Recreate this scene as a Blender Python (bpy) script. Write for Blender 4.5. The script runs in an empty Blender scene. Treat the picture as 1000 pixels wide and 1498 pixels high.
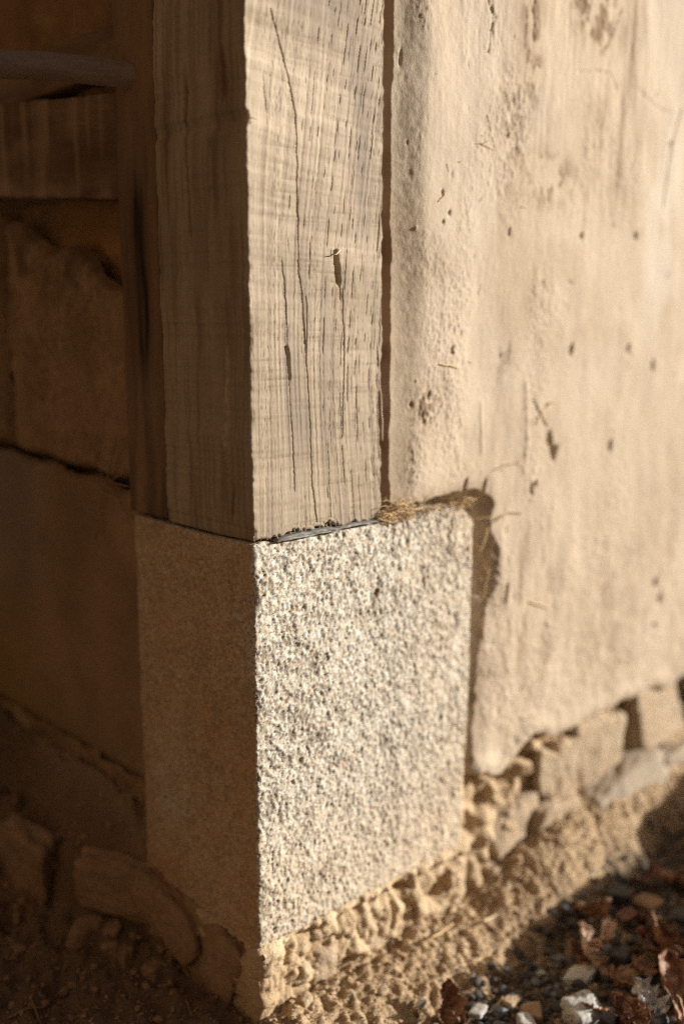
import bpy, math, random
import numpy as np

# ------------------------------------------------------------------ camera
scene = bpy.context.scene
COL = scene.collection
random.seed(7)
PITCH = math.radians(11.0)
CAM = np.array([-0.6215, -0.7882, 0.664])          # the block's lower corner is the origin, the walls run along +X and +Y
RGT = np.array([0.7290, -0.6845, 0.0])
FWD = np.array([0.6846, 0.7290, 0.0])
FPX = 1540.0
cam_d = bpy.data.cameras.new('camera')
cam = bpy.data.objects.new('camera', cam_d)
COL.objects.link(cam)
scene.camera = cam
cam_d.sensor_fit = 'VERTICAL'
cam_d.sensor_height = 36.0
cam_d.sensor_width = 24.0
cam_d.lens = FPX / 1498.0 * 36.0
cam_d.clip_start = 0.02
cam_d.clip_end = 600.0
cam.location = CAM
cam.rotation_euler = (math.radians(90) - PITCH, 0, math.atan2(FWD[1], FWD[0]) - math.radians(90))
cam_d.dof.use_dof = True
cam_d.dof.focus_distance = 1.045
cam_d.dof.aperture_fstop = 1.5

# ------------------------------------------------------------------ light
SUN = np.array([0.80, -0.50, 0.265]); SUN /= np.linalg.norm(SUN)
EL = math.asin(SUN[2])
w = bpy.data.worlds.new('World'); scene.world = w; w.use_nodes = True
nt = w.node_tree
sky = nt.nodes.new('ShaderNodeTexSky'); sky.sky_type = 'NISHITA'; sky.sun_disc = False
sky.sun_elevation = EL; sky.sun_rotation = math.atan2(SUN[0], SUN[1])
sky.dust_density = 2.0; sky.ozone_density = 0.6; sky.air_density = 1.0
bg = nt.nodes['Background']; bg.inputs['Strength'].default_value = 0.05
nt.links.new(sky.outputs[0], bg.inputs[0])
sd = bpy.data.lights.new('sun', 'SUN'); sd.energy = 5.0; sd.angle = math.radians(0.5); sd.color = (1.0, 0.945, 0.86)
so = bpy.data.objects.new('sun', sd); COL.objects.link(so); so.location = (4, -3, 3)
from mathutils import Vector, Matrix, noise as mnoise
so.rotation_euler = Vector(SUN).to_track_quat('Z', 'Y').to_euler()
scene.view_settings.view_transform = 'Standard'
scene.view_settings.look = 'None'
scene.view_settings.gamma = 1.0
scene.view_settings.use_curve_mapping = False
scene.view_settings.exposure = 0.48
scene.cycles.use_denoising = False
scene.cycles.filter_width = 1.25
scene.cycles.sample_clamp_indirect = 3.0
scene.cycles.max_bounces = 6
scene.cycles.diffuse_bounces = 4

# ------------------------------------------------------------------ pixel of the photo -> point on a real plane
def ray(px, py):
    u = (px - 500.0) / FPX; v = -(py - 749.0) / FPX
    d = RGT * u + FWD * (math.cos(PITCH) + v * math.sin(PITCH))
    d = d + np.array([0, 0, v * math.cos(PITCH) - math.sin(PITCH)])
    return d
def on(px, py, axis, val):
    d = ray(px, py); k = (val - CAM[axis]) / d[axis]
    return CAM + d * k
def on_y(px, py, y=0.0): return on(px, py, 1, y)
def on_x(px, py, x=0.0): return on(px, py, 0, x)
def on_z(px, py, z=-0.1): return on(px, py, 2, z)

# ------------------------------------------------------------------ numpy noise
def _hash(ix, iy, iz, seed):
    h = (ix.astype(np.int64) * 374761393 + iy.astype(np.int64) * 668265263 + iz.astype(np.int64) * 2147483647 + seed * 1274126177) & 0xFFFFFFFF
    h = ((h ^ (h >> 13)) * 1274126177) & 0xFFFFFFFF
    h = ((h ^ (h >> 16)) * 2246822519) & 0xFFFFFFFF
    return ((h ^ (h >> 15)) & 0xFFFFFF) / float(0xFFFFFF)
def vnoise(x, y, z=0.0, seed=0):
    x = np.asarray(x, float); y = np.asarray(y, float) + 0 * x; z = np.asarray(z, float) + 0 * x
    ix = np.floor(x); iy = np.floor(y); iz = np.floor(z)
    fx = x - ix; fy = y - iy; fz = z - iz
    fx = fx * fx * fx * (fx * (fx * 6 - 15) + 10); fy = fy * fy * fy * (fy * (fy * 6 - 15) + 10); fz = fz * fz * (3 - 2 * fz)
    r = 0
    for a in (0, 1):
        wa = fx if a else 1 - fx
        for b in (0, 1):
            wb = fy if b else 1 - fy
            for c in (0, 1):
                wc = fz if c else 1 - fz
                r = r + wa * wb * wc * _hash(ix + a, iy + b, iz + c, seed)
    return r * 2 - 1
def fbm(x, y, z=0.0, oct=4, seed=0, gain=0.5, lac=2.03):
    s = 0; a = 1.0; t = 0.0; f = 1.0
    for i in range(oct):
        s = s + a * vnoise(np.asarray(x) * f + i * 17.3, np.asarray(y) * f + i * 9.1, np.asarray(z) * f, seed + i * 31)
        t += a; a *= gain; f *= lac
    return s / t
def worley(x, y, z=None, seed=0):
    """distance to the nearest feature point and the hash of its cell"""
    x = np.asarray(x, float); y = np.asarray(y, float) + 0 * x
    d3 = z is not None
    z = (np.asarray(z, float) + 0 * x) if d3 else 0 * x
    ix = np.floor(x); iy = np.floor(y); iz = np.floor(z)
    best = np.full(x.shape, 9.0); hid = np.zeros(x.shape); sec = np.full(x.shape, 9.0)
    for a in (-1, 0, 1):
        for b in (-1, 0, 1):
            for c in ((-1, 0, 1) if d3 else (0,)):
                cx = ix + a; cy = iy + b; cz = iz + c
                dx = cx + _hash(cx, cy, cz, seed) - x; dy = cy + _hash(cx, cy, cz, seed + 1) - y
                dz = (cz + _hash(cx, cy, cz, seed + 2) - z) if d3 else 0
                d = np.sqrt(dx * dx + dy * dy + dz * dz)
                m = d < best
                sec = np.where(m, best, np.minimum(sec, d))
                hid = np.where(m, _hash(cx, cy, cz, seed + 3), hid); best = np.where(m, d, best)
    return best, sec, hid
def ss(a, b, x):
    t = np.clip((np.asarray(x, float) - a) / (b - a), 0, 1); return t * t * (3 - 2 * t)
def gauss(x, w): return np.exp(-(np.asarray(x) / w) ** 2)

# ------------------------------------------------------------------ mesh building
def mesh_np(name, V, F, mat=None, attrs=None, smooth=True):
    me = bpy.data.meshes.new(name)
    V = np.ascontiguousarray(V, dtype=np.float32); F = np.asarray(F, dtype=np.int32)
    k = F.shape[1]
    me.vertices.add(len(V)); me.vertices.foreach_set('co', V.ravel())
    me.loops.add(F.size); me.loops.foreach_set('vertex_index', F.ravel())
    me.polygons.add(len(F)); me.polygons.foreach_set('loop_start', np.arange(0, F.size, k, dtype=np.int32))
    me.polygons.foreach_set('loop_total', np.full(len(F), k, dtype=np.int32))
    me.polygons.foreach_set('use_smooth', np.full(len(F), smooth))
    for an, av in (attrs or {}).items():
        at = me.attributes.new(an, 'FLOAT', 'POINT'); at.data.foreach_set('value', np.ascontiguousarray(av, dtype=np.float32).ravel())
    me.update(calc_edges=True); me.validate()
    if mat: me.materials.append(mat)
    return me
def link(name, me, parent=None, loc=None):
    o = bpy.data.objects.new(name, me); COL.objects.link(o)
    if parent: o.parent = parent
    if loc is not None: o.location = loc
    return o
def tag(o, label=None, cat=None, group=None, kind=None):
    if label: o['label'] = label
    if cat: o['category'] = cat
    if group: o['group'] = group
    if kind: o['kind'] = kind
    return o
def empty(name, loc=(0, 0, 0), label=None, cat=None, group=None):
    o = bpy.data.objects.new(name, None); COL.objects.link(o); o.location = loc; o.empty_display_size = 0.05
    return tag(o, label, cat, group)
def gridfaces(ny, nx, flip=False):
    i = np.arange(ny * nx).reshape(ny, nx)
    a, b, c, d = i[:-1, :-1].ravel(), i[:-1, 1:].ravel(), i[1:, 1:].ravel(), i[1:, :-1].ravel()
    return np.stack([a, d, c, b] if flip else [a, b, c, d], 1)
def boxlattice(xs, ys, zs, skip=()):
    """surface of a box with its own grid lines; returns V, F (quads), outward box normals are implied"""
    nx, ny, nz = len(xs), len(ys), len(zs)
    key = lambda i, j, k: (i * ny + j) * nz + k
    quads = []
    def face(A, B, f, flip):
        ia, ib = np.meshgrid(np.arange(A - 1), np.arange(B - 1), indexing='ij')
        q = [f(ia, ib), f(ia + 1, ib), f(ia + 1, ib + 1), f(ia, ib + 1)]
        if flip: q = q[::-1]
        quads.append(np.stack([k.ravel() for k in q], 1))
    if 'y0' not in skip: face(nx, nz, lambda a, b: key(a, 0 * a, b), False)
    if 'y1' not in skip: face(nx, nz, lambda a, b: key(a, 0 * a + ny - 1, b), True)
    if 'x0' not in skip: face(ny, nz, lambda a, b: key(0 * a, a, b), True)
    if 'x1' not in skip: face(ny, nz, lambda a, b: key(0 * a + nx - 1, a, b), False)
    if 'z0' not in skip: face(nx, ny, lambda a, b: key(a, b, 0 * a), True)
    if 'z1' not in skip: face(nx, ny, lambda a, b: key(a, b, 0 * a + nz - 1), False)
    Q = np.concatenate(quads)
    u, inv = np.unique(Q.ravel(), return_inverse=True)
    i = u // (ny * nz); j = (u // nz) % ny; k = u % nz
    V = np.stack([np.asarray(xs)[i], np.asarray(ys)[j], np.asarray(zs)[k]], 1)
    return V, inv.reshape(Q.shape)
def roundbox(xs, ys, zs, r, skip=(), rtop=None):
    V, F = boxlattice(xs, ys, zs, skip)
    lo = np.array([xs[0], ys[0], zs[0]]) + r; hi = np.array([xs[-1], ys[-1], zs[-1]]) - r
    q = np.clip(V, lo, hi); d = V - q; L = np.linalg.norm(d, axis=1, keepdims=True)
    N = d / np.maximum(L, 1e-9)
    return q + N * r, F, N
def steps(*segs):
    """segs: (start, end, step) ... -> increasing coordinates"""
    out = []
    for a, b, s in segs:
        n = max(1, int(round((b - a) / s))); out += list(np.linspace(a, b, n, endpoint=False))
    out.append(segs[-1][1]); return np.array(out)
def ico(sub):
    t = (1 + 5 ** .5) / 2
    V = [(-1, t, 0), (1, t, 0), (-1, -t, 0), (1, -t, 0), (0, -1, t), (0, 1, t), (0, -1, -t), (0, 1, -t), (t, 0, -1), (t, 0, 1), (-t, 0, -1), (-t, 0, 1)]
    F = [(0, 11, 5), (0, 5, 1), (0, 1, 7), (0, 7, 10), (0, 10, 11), (1, 5, 9), (5, 11, 4), (11, 10, 2), (10, 7, 6), (7, 1, 8), (3, 9, 4), (3, 4, 2), (3, 2, 6), (3, 6, 8), (3, 8, 9), (4, 9, 5), (2, 4, 11), (6, 2, 10), (8, 6, 7), (9, 8, 1)]
    V = [np.array(v) / np.linalg.norm(v) for v in V]
    for _ in range(sub):
        mid = {}; nf = []
        def m(a, b):
            k = (min(a, b), max(a, b))
            if k not in mid:
                p = V[a] + V[b]; V.append(p / np.linalg.norm(p)); mid[k] = len(V) - 1
            return mid[k]
        for a, b, c in F:
            ab, bc, ca = m(a, b), m(b, c), m(c, a); nf += [(a, ab, ca), (b, bc, ab), (c, ca, bc), (ab, bc, ca)]
        F = nf
    return np.array(V), np.array(F)
ICO = {s: ico(s) for s in (0, 1, 2, 3, 4, 5)}
def rock_geo(dims, seed, sub=4, cuts=10, boxy=0.0, rough=0.03, soft=14.0):
    """convex chipped stone: radius = soft minimum over cutting planes, then rough noise"""
    rs = np.random.RandomState(seed); D, F = ICO[sub]
    ns = []; hs = []
    if boxy > 0:
        for ax in range(3):
            for s in (-1, 1):
                n = np.zeros(3); n[ax] = s; n += rs.normal(0, 0.13, 3); ns.append(n / np.linalg.norm(n)); hs.append(rs.uniform(.55, .72))
    for i in range(cuts):
        n = rs.normal(0, 1, 3); ns.append(n / np.linalg.norm(n)); hs.append(rs.uniform(.68, .98) + boxy * .12)
    ns = np.array(ns); hs = np.array(hs)
    c = np.maximum(D @ ns.T, 1e-3); r = hs / c
    R = -np.log(np.exp(-soft * np.minimum(r, 3)).sum(1)) / soft
    P = D * R[:, None]
    P = P / np.abs(P).max(0)
    n1 = fbm(P[:, 0] * 2.2, P[:, 1] * 2.2, P[:, 2] * 2.2, 3, seed) * rough * 2.0 + fbm(P[:, 0] * 9, P[:, 1] * 9, P[:, 2] * 9, 3, seed + 5) * rough
    P = P + D * n1[:, None]
    return P * (np.array(dims) / 2), F
def rot(rx, ry, rz):
    return np.array(Matrix.Rotation(rz, 3, 'Z') @ Matrix.Rotation(ry, 3, 'Y') @ Matrix.Rotation(rx, 3, 'X'))
def tube_geo(pts, rad, sides=6):
    pts = np.asarray(pts, float); n = len(pts); rad = np.broadcast_to(rad, (n,))
    T = np.gradient(pts, axis=0); T /= np.linalg.norm(T, axis=1, keepdims=True) + 1e-12
    up = np.array([0.13, 0.2, 0.97])
    A = np.cross(T, up); A /= np.linalg.norm(A, axis=1, keepdims=True) + 1e-12; B = np.cross(T, A)
    a = np.arange(sides) / sides * 2 * np.pi
    V = pts[:, None, :] + rad[:, None, None] * (np.cos(a)[None, :, None] * A[:, None, :] + np.sin(a)[None, :, None] * B[:, None, :])
    V = V.reshape(-1, 3); F = []
    for i in range(n - 1):
        for j in range(sides):
            k = (j + 1) % sides; F.append((i * sides + j, i * sides + k, (i + 1) * sides + k, (i + 1) * sides + j))
    V = np.concatenate([V, pts[:1], pts[-1:]]); c0 = n * sides; c1 = c0 + 1
    for j in range(sides):
        k = (j + 1) % sides; F.append((c0, k, j, j)); F.append((c1, (n - 1) * sides + j, (n - 1) * sides + k, (n - 1) * sides + k))
    tris = []
    for f in F:
        tris.append((f[0], f[1], f[2]))
        if f[3] != f[2]: tris.append((f[0], f[2], f[3]))
    return V, np.array(tris)
def join_geo(parts):
    Vs, Fs, o = [], [], 0
    for V, F in parts: Vs.append(V); Fs.append(np.asarray(F) + o); o += len(V)
    return np.concatenate(Vs), np.concatenate(Fs)

# ------------------------------------------------------------------ materials
def mat(name, base, alt, scale=20.0, rough=0.9, m1=None, m2=None, m3=None, fine=None, finescale=300.0, finemix=0.35,
        bump=0.3, bumpscale=400.0, bumpdist=0.001, stretch=(1, 1, 1), speck=None, speckscale=350.0, spec=0.25, detail=6, bump2=None, extra=None):
    m = bpy.data.materials.new(name); m.use_nodes = True
    t = m.node_tree; N = t.nodes; L = t.links
    b = N['Principled BSDF']; b.inputs['Roughness'].default_value = rough; b.inputs['Specular IOR Level'].default_value = spec
    tc = N.new('ShaderNodeTexCoord'); mp = N.new('ShaderNodeMapping'); mp.inputs['Scale'].default_value = stretch
    L.new(tc.outputs['Object'], mp.inputs[0])
    def nz(sc, dt=detail, rg=0.6, dist=0.0):
        n = N.new('ShaderNodeTexNoise'); n.inputs['Scale'].default_value = sc; n.inputs['Detail'].default_value = dt
        n.inputs['Roughness'].default_value = rg; n.inputs['Distortion'].default_value = dist; L.new(mp.outputs[0], n.inputs[0]); return n
    def mix(fac, a, c):
        x = N.new('ShaderNodeMix'); x.data_type = 'RGBA'
        if hasattr(fac, 'links'): L.new(fac, x.inputs[0])
        else: x.inputs[0].default_value = fac
        for s, v in ((6, a), (7, c)):
            if hasattr(v, 'links'): L.new(v, x.inputs[s])
            else: x.inputs[s].default_value = (*v, 1)
        return x.outputs[2]
    def ramp(src, a, c):
        r = N.new('ShaderNodeMapRange'); r.inputs[1].default_value = a; r.inputs[2].default_value = c; L.new(src, r.inputs[0]); return r.outputs[0]
    n1 = nz(scale)
    c = mix(ramp(n1.outputs[0], .35, .65), base, alt)
    if fine:
        n2 = nz(finescale, 4, .7); f = ramp(n2.outputs[0], .42, .68)
        mm = N.new('ShaderNodeMath'); mm.operation = 'MULTIPLY'; L.new(f, mm.inputs[0]); mm.inputs[1].default_value = finemix
        c = mix(mm.outputs[0], c, fine)
    for sp in (speck or []):
        col, sc, lo, hi, amt = sp
        v = N.new('ShaderNodeTexVoronoi'); v.inputs['Scale'].default_value = sc; L.new(mp.outputs[0], v.inputs[0])
        sep = N.new('ShaderNodeSeparateColor'); L.new(v.outputs['Color'], sep.inputs[0])
        f = ramp(sep.outputs[0], lo, hi)
        mm = N.new('ShaderNodeMath'); mm.operation = 'MULTIPLY'; L.new(f, mm.inputs[0]); mm.inputs[1].default_value = amt
        c = mix(mm.outputs[0], c, col)
    for an, mc in (('m1', m1), ('m2', m2), ('m3', m3)):
        if mc:
            at = N.new('ShaderNodeAttribute'); at.attribute_name = an; c = mix(at.outputs['Fac'], c, mc)
    L.new(c, b.inputs['Base Color'])
    nb = nz(bumpscale, 5, .65); bp = N.new('ShaderNodeBump'); bp.inputs['Strength'].default_value = bump; bp.inputs['Distance'].default_value = bumpdist
    L.new(nb.outputs[0], bp.inputs['Height']); nrm = bp.outputs[0]
    if bump2:
        sc, st, ds = bump2
        nb2 = nz(sc, 5, .6); bp2 = N.new('ShaderNodeBump'); bp2.inputs['Strength'].default_value = st; bp2.inputs['Distance'].default_value = ds
        L.new(nb2.outputs[0], bp2.inputs['Height']); L.new(nrm, bp2.inputs['Normal']); nrm = bp2.outputs[0]
    L.new(nrm, b.inputs['Normal'])
    return m

M = {}
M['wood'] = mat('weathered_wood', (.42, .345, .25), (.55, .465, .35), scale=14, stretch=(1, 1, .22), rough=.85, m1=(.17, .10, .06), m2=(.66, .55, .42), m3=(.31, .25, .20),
                fine=(.30, .22, .15), finescale=520, finemix=.5, bump=.5, bumpscale=900, bumpdist=.0006)
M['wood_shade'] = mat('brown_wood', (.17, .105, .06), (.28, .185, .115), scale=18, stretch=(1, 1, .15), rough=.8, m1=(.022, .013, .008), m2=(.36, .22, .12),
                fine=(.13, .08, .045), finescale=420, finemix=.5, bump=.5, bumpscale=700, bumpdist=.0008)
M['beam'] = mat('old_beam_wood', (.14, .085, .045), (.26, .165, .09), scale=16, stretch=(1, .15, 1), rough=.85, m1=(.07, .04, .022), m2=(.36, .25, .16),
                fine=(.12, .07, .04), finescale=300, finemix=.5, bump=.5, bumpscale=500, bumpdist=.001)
M['rail'] = mat('grey_rail_wood', (.32, .25, .21), (.44, .36, .31), scale=20, stretch=(.15, 1, 1), rough=.75, fine=(.17, .12, .09), finescale=300, bump=.4, bumpdist=.001)
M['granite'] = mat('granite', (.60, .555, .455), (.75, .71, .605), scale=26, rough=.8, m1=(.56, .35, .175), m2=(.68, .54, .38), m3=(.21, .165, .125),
                fine=(.30, .25, .20), finescale=260, finemix=.4, speck=[((.10, .09, .085), 560, .82, .88, .85), ((.62, .42, .24), 330, .80, .86, .55), ((.88, .85, .80), 380, .72, .8, .75)],
                bump=.6, bumpscale=700, bumpdist=.0010)
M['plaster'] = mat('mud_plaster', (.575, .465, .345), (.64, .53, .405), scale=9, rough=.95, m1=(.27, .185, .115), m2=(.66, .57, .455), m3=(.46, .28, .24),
                fine=(.45, .34, .235), finescale=170, finemix=.30, bump=.55, bumpscale=420, bumpdist=.0010, stretch=(1, 1, .7), bump2=(1400, .35, .0004))
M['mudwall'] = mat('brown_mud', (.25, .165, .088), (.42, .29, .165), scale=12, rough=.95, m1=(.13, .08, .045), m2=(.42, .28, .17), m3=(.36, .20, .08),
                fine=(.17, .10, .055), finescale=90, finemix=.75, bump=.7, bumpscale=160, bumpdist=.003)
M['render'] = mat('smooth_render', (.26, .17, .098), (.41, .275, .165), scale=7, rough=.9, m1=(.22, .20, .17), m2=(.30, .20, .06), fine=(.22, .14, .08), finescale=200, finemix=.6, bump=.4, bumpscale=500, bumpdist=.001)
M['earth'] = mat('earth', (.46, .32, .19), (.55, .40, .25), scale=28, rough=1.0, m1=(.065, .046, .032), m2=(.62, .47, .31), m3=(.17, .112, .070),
                fine=(.36, .245, .145), finescale=240, finemix=.5, bump=.9, bumpscale=300, bumpdist=.003, speck=[((.30, .24, .18), 260, .88, .92, .7), ((.70, .58, .42), 300, .90, .94, .6)])
M['mortar'] = mat('earth_mortar', (.54, .39, .24), (.60, .45, .29), scale=30, rough=1.0, m1=(.16, .10, .06), m2=(.70, .54, .36), fine=(.42, .30, .18), finescale=200, finemix=.4, bump=.9, bumpscale=260, bumpdist=.003)
M['stone_tan'] = mat('tan_fieldstone', (.52, .40, .27), (.62, .49, .34), scale=30, rough=.9, m1=(.3, .25, .2), fine=(.38, .29, .20), finescale=140, finemix=.45, bump=.7, bumpscale=220, bumpdist=.002)
M['stone_foot'] = mat('muddy_fieldstone', (.50, .375, .25), (.57, .45, .32), scale=34, rough=.95, fine=(.36, .27, .18), finescale=150, finemix=.5, bump=.9, bumpscale=240, bumpdist=.003)
M['stone_grey'] = mat('grey_fieldstone', (.42, .335, .245), (.50, .41, .31), scale=25, rough=.85, fine=(.33, .27, .21), finescale=160, finemix=.45, bump=.7, bumpscale=260, bumpdist=.002)
M['stone_brown'] = mat('brown_fieldstone', (.33, .22, .13), (.46, .315, .195), scale=25, rough=.9, fine=(.22, .14, .08), finescale=130, finemix=.5, bump=.8, bumpscale=200, bumpdist=.002)
M['pebble_pale'] = mat('pale_pebble', (.50, .49, .46), (.62, .60, .56), scale=60, rough=.7, fine=(.33, .31, .29), finescale=250, finemix=.4, bump=.5, bumpscale=300, bumpdist=.001, speck=[((.12, .11, .11), 160, .9, .93, .7)])
M['pebble_blue'] = mat('blue_grey_pebble', (.12, .125, .14), (.22, .225, .24), scale=60, rough=.65, fine=(.36, .36, .36), finescale=200, finemix=.3, bump=.5, bumpscale=300, bumpdist=.001)
M['pebble_dark'] = mat('dark_pebble', (.045, .042, .042), (.09, .083, .08), scale=60, rough=.6, fine=(.15, .13, .11), finescale=200, finemix=.3, bump=.5, bumpscale=300, bumpdist=.001)
M['gravel_brown'] = mat('brown_gravel', (.10, .068, .045), (.20, .14, .09), scale=60, rough=.8, bump=.5, bumpscale=300)
M['leaf'] = mat('dead_leaf', (.24, .12, .065), (.36, .20, .115), scale=60, rough=.6, m1=(.16, .06, .035), fine=(.20, .075, .04), finescale=260, finemix=.4, bump=.5, bumpscale=300, bumpdist=.001, spec=.4)
M['leaf_red'] = mat('red_dead_leaf', (.15, .055, .035), (.26, .11, .065), scale=60, rough=.5, m1=(.10, .03, .02), fine=(.36, .18, .10), finescale=160, finemix=.3, bump=.4, bumpscale=300, bumpdist=.001, spec=.5)
M['leaf_pale'] = mat('pale_dead_leaf', (.58, .40, .29), (.68, .50, .38), scale=60, rough=.65, m1=(.40, .20, .13), fine=(.45, .26, .18), finescale=260, finemix=.4, bump=.5, bumpscale=300, bumpdist=.001, spec=.4)
M['leaf_white'] = mat('bleached_leaf', (.66, .66, .66), (.76, .76, .75), scale=60, rough=.6, m1=(.4, .4, .4), fine=(.5, .5, .5), finescale=260, finemix=.3, bump=.5, bumpscale=300, bumpdist=.001, spec=.4)
M['straw'] = mat('straw', (.62, .43, .20), (.72, .54, .30), scale=100, rough=.6, bump=.2, spec=.4)
M['straw_dark'] = mat('brown_straw', (.30, .18, .08), (.38, .24, .12), scale=100, rough=.7, bump=.2)
M['splinter'] = mat('pale_splinter', (.60, .46, .30), (.66, .52, .36), scale=100, rough=.7, bump=.3)
M['slate'] = mat('slate', (.10, .10, .10), (.26, .255, .24), scale=70, stretch=(.25, 1, 1.5), rough=.6, fine=(.50, .47, .41), finescale=240, finemix=.5, bump=.7, bumpscale=400, bumpdist=.001)
M['roof'] = mat('roof_timber', (.25, .17, .10), (.32, .22, .13), scale=6, rough=.9, bump=.3)
M['blocker_brown'] = mat('sky_blocker_brown', (.155, .10, .06), (.19, .125, .075), scale=2, rough=.95, bump=.5, bumpscale=40, bumpdist=.01)  # brown of the added sky blockers, warms their bounce light

# ------------------------------------------------------------------ ground: one sheet out to the horizon
def ground_z(x, y):
    right = ss(-.02, .03, x)
    # earth bank along the lit wall
    top = -.078 + .048 * ss(.30, .52, x)
    edge = .145 - .055 * ss(.35, .80, x)
    bank = top + (-.118 - top) * ss(0.005, edge, -y)
    # shaded side: low soil with a heap of dirt against the left wall
    ins = np.minimum(x + (y - .175) * .481, x + .070 + .10 * (y - .31))
    m = ss(.022, .034, ins) * ss(.15, .18, y)
    terr = -.004 + .090 * np.exp(np.minimum(x, 0) / .016) * ss(.17, .26, y) + .02 * ss(.35, .9, y)
    low = -.088 + .020 * ss(-.10, -.02, x) * ss(.12, .2, y) + .02 * ss(.35, 1.0, y)
    left = terr * m + low * (1 - m)
    z = np.where(y < 0, bank * right + (-.082 - .03 * ss(0, .14, -y)) * (1 - right), left)
    z = z * 1.0
    near = ss(3.0, 1.2, np.hypot(x, y))
    d = fbm(x * 9, y * 9, 0, 3, 3) * .010 + fbm(x * 30, y * 30, 0, 3, 9) * .0065
    a, b_, h = worley(x * 85, y * 85, seed=4)
    a2, b2, h2 = worley(x * 170 + 3, y * 170, seed=14)
    wa = fbm(x * 60, y * 60, 0, 3, 77) * 1.2
    clod = (1 - np.clip(a + wa * .3, 0, 1)) * (.15 + h) * .0045 + (1 - np.clip(a2, 0, 1)) * h2 * .0028 + fbm(x * 160, y * 160, 0, 3, 78) * .0032 + np.abs(fbm(x * 75, y * 75, 0, 3, 79)) * -.010
    return z + (d + clod * (.35 + .65 * right)) * near + np.where(right < .5, fbm(x * 45, y * 45, 0, 4, 80) * .016 * near, 0), h, right
gx = steps((-120, -8, 14), (-8, -1, 1.0), (-1, -.36, .04), (-.36, 0, .0035), (0, 1.05, .0030), (1.05, 2.0, .03), (2, 9, 1.0), (9, 120, 14))
gy = steps((-120, -8, 14), (-8, -1, 1.0), (-1, -.34, .04), (-.34, .05, .0025), (.05, .75, .005), (.75, 2.0, .05), (2, 9, 1.0), (9, 120, 14))
GX, GY = np.meshgrid(gx, gy)
GZ, gh, gr = ground_z(GX, GY)
bed_shade = ss(.078, .108, -GY + .06 * (GX - .3) + .018 * fbm(GX * 14, GY * 14, 0, 3, 55)) * gr * ss(-1.4, -.7, GY)  # dark gravel bed, painted darker still to deepen its shade
far = 1 - ss(.55, .40, np.abs(GY)) * ss(-.5, -.38, GX)
ground_dark = np.maximum(bed_shade, far)  # far ground darkened as well, to cut its bounce light
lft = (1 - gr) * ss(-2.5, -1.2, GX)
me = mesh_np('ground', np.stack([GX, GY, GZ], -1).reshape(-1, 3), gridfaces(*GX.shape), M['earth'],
             {'m1': .85 * ground_dark, 'm2': .5 * ss(.75, .95, gh) * (1 - lft), 'm3': .85 * lft})
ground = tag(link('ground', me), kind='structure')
def gz(x, y): return float(ground_z(np.array([x]), np.array([y]))[0][0])

# ------------------------------------------------------------------ right wall: mud plaster
PW = .1768          # width of the post's lit face
SW, SH, SD = .333, .435, .2156   # granite block
def wall_y(X, Z):
    """surface of the lit plaster (outward is -y)"""
    big = fbm(X * 2.6, Z * 2.2, 0, 3, 21) * .010 + fbm(X * 8, Z * 5, 0, 3, 22) * .0042
    trowel = fbm(X * 60, Z * 14, 0, 3, 23) * .0004 + fbm(X * 170, Z * 14, 0, 2, 33) * .00035 * ss(.7, .95, Z)
    rough_patch = np.clip(fbm(X * 11, Z * 6, 0, 3, 25) * 2.2 - .1, 0, 1) * ss(.022, .055, X - PW)
    calm = .35 + .65 * rough_patch
    grain = (fbm(X * 150, Z * 110, 0, 3, 24) * .0007 + fbm(X * 420, Z * 330, 0, 2, 34) * .00035) * calm
    pit = fbm(X * 320, Z * 280, 0, 2, 26)
    grain = grain - np.abs(pit) * .0020 * rough_patch
    low = ss(.50, .12, Z)
    grain = grain + fbm(X * 70, Z * 60, 0, 3, 27) * .0012 * low
    y = -.004 + big + trowel + grain
    # distance from the post edge and from the block
    wob = fbm(Z * 14, X * 0 + 3.3, 0, 3, 28) * .0040 + fbm(Z * 60, X * 0 + 1.3, 0, 3, 29) * .0024 + fbm(X * 160, Z * 160, 0, 3, 132) * .0012
    dp = X - (PW + .0085) - wob
    w2 = fbm(X * 25, Z * 25, 0, 3, 30) * .006 + fbm(X * 90, Z * 90, 0, 3, 133) * .0035
    qx = X - (SW - .012); qz = Z - (SH - .006)
    dsd = np.hypot(np.maximum(qx, 0), np.maximum(qz, 0)) + np.minimum(np.maximum(qx, qz), 0) - .012 + w2
    side = ss(-.01, .02, X - SW) * ss(SH + .03, SH - .01, Z)
    wst = .010 + (.038 * ss(.19, .38, Z)) * side * (1 + .35 * vnoise(Z * 30, Z * 0, 0, 134))
    tp = np.clip(dp / .0085, 0, 1); ts = np.clip(dsd / wst, 0, 1)
    ret_p = (1 - tp ** .7) * .036 + .0072 * (1 - ss(.008, .055, dp)) + .006 * gauss(dp - .004, .0022) * ss(.15, .5, vnoise(Z * 22, X * 0, 0, 131)) * -1.0
    ret_s = (1 - ts ** 1.1) * .031 * (1 + .25 * fbm(X * 70, Z * 50, 0, 3, 135)) + .003 * (1 - ss(.0, .05, dsd))
    ret = np.where(Z > SH + .012, ret_p, np.maximum(ret_s, ret_p * ss(SH - .03, SH + .012, Z)))
    ret = np.maximum(ret, ret_s)
    y = y * ss(-.005, .05, np.minimum(dp, dsd)) - .001 + ret
    return y, rough_patch, dp, dsd
xs = steps((PW + .001, .24, .0011), (.24, .50, .0015), (.50, .98, .0022), (.98, 1.3, .02), (1.3, 4.0, .15))
zs = steps((.060, .50, .0016), (.50, 1.06, .0018), (1.06, 1.4, .03), (1.4, 2.5, .2))
X, Z = np.meshgrid(xs, zs)
Y, rp, dp, dsd = wall_y(X, Z)
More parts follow.
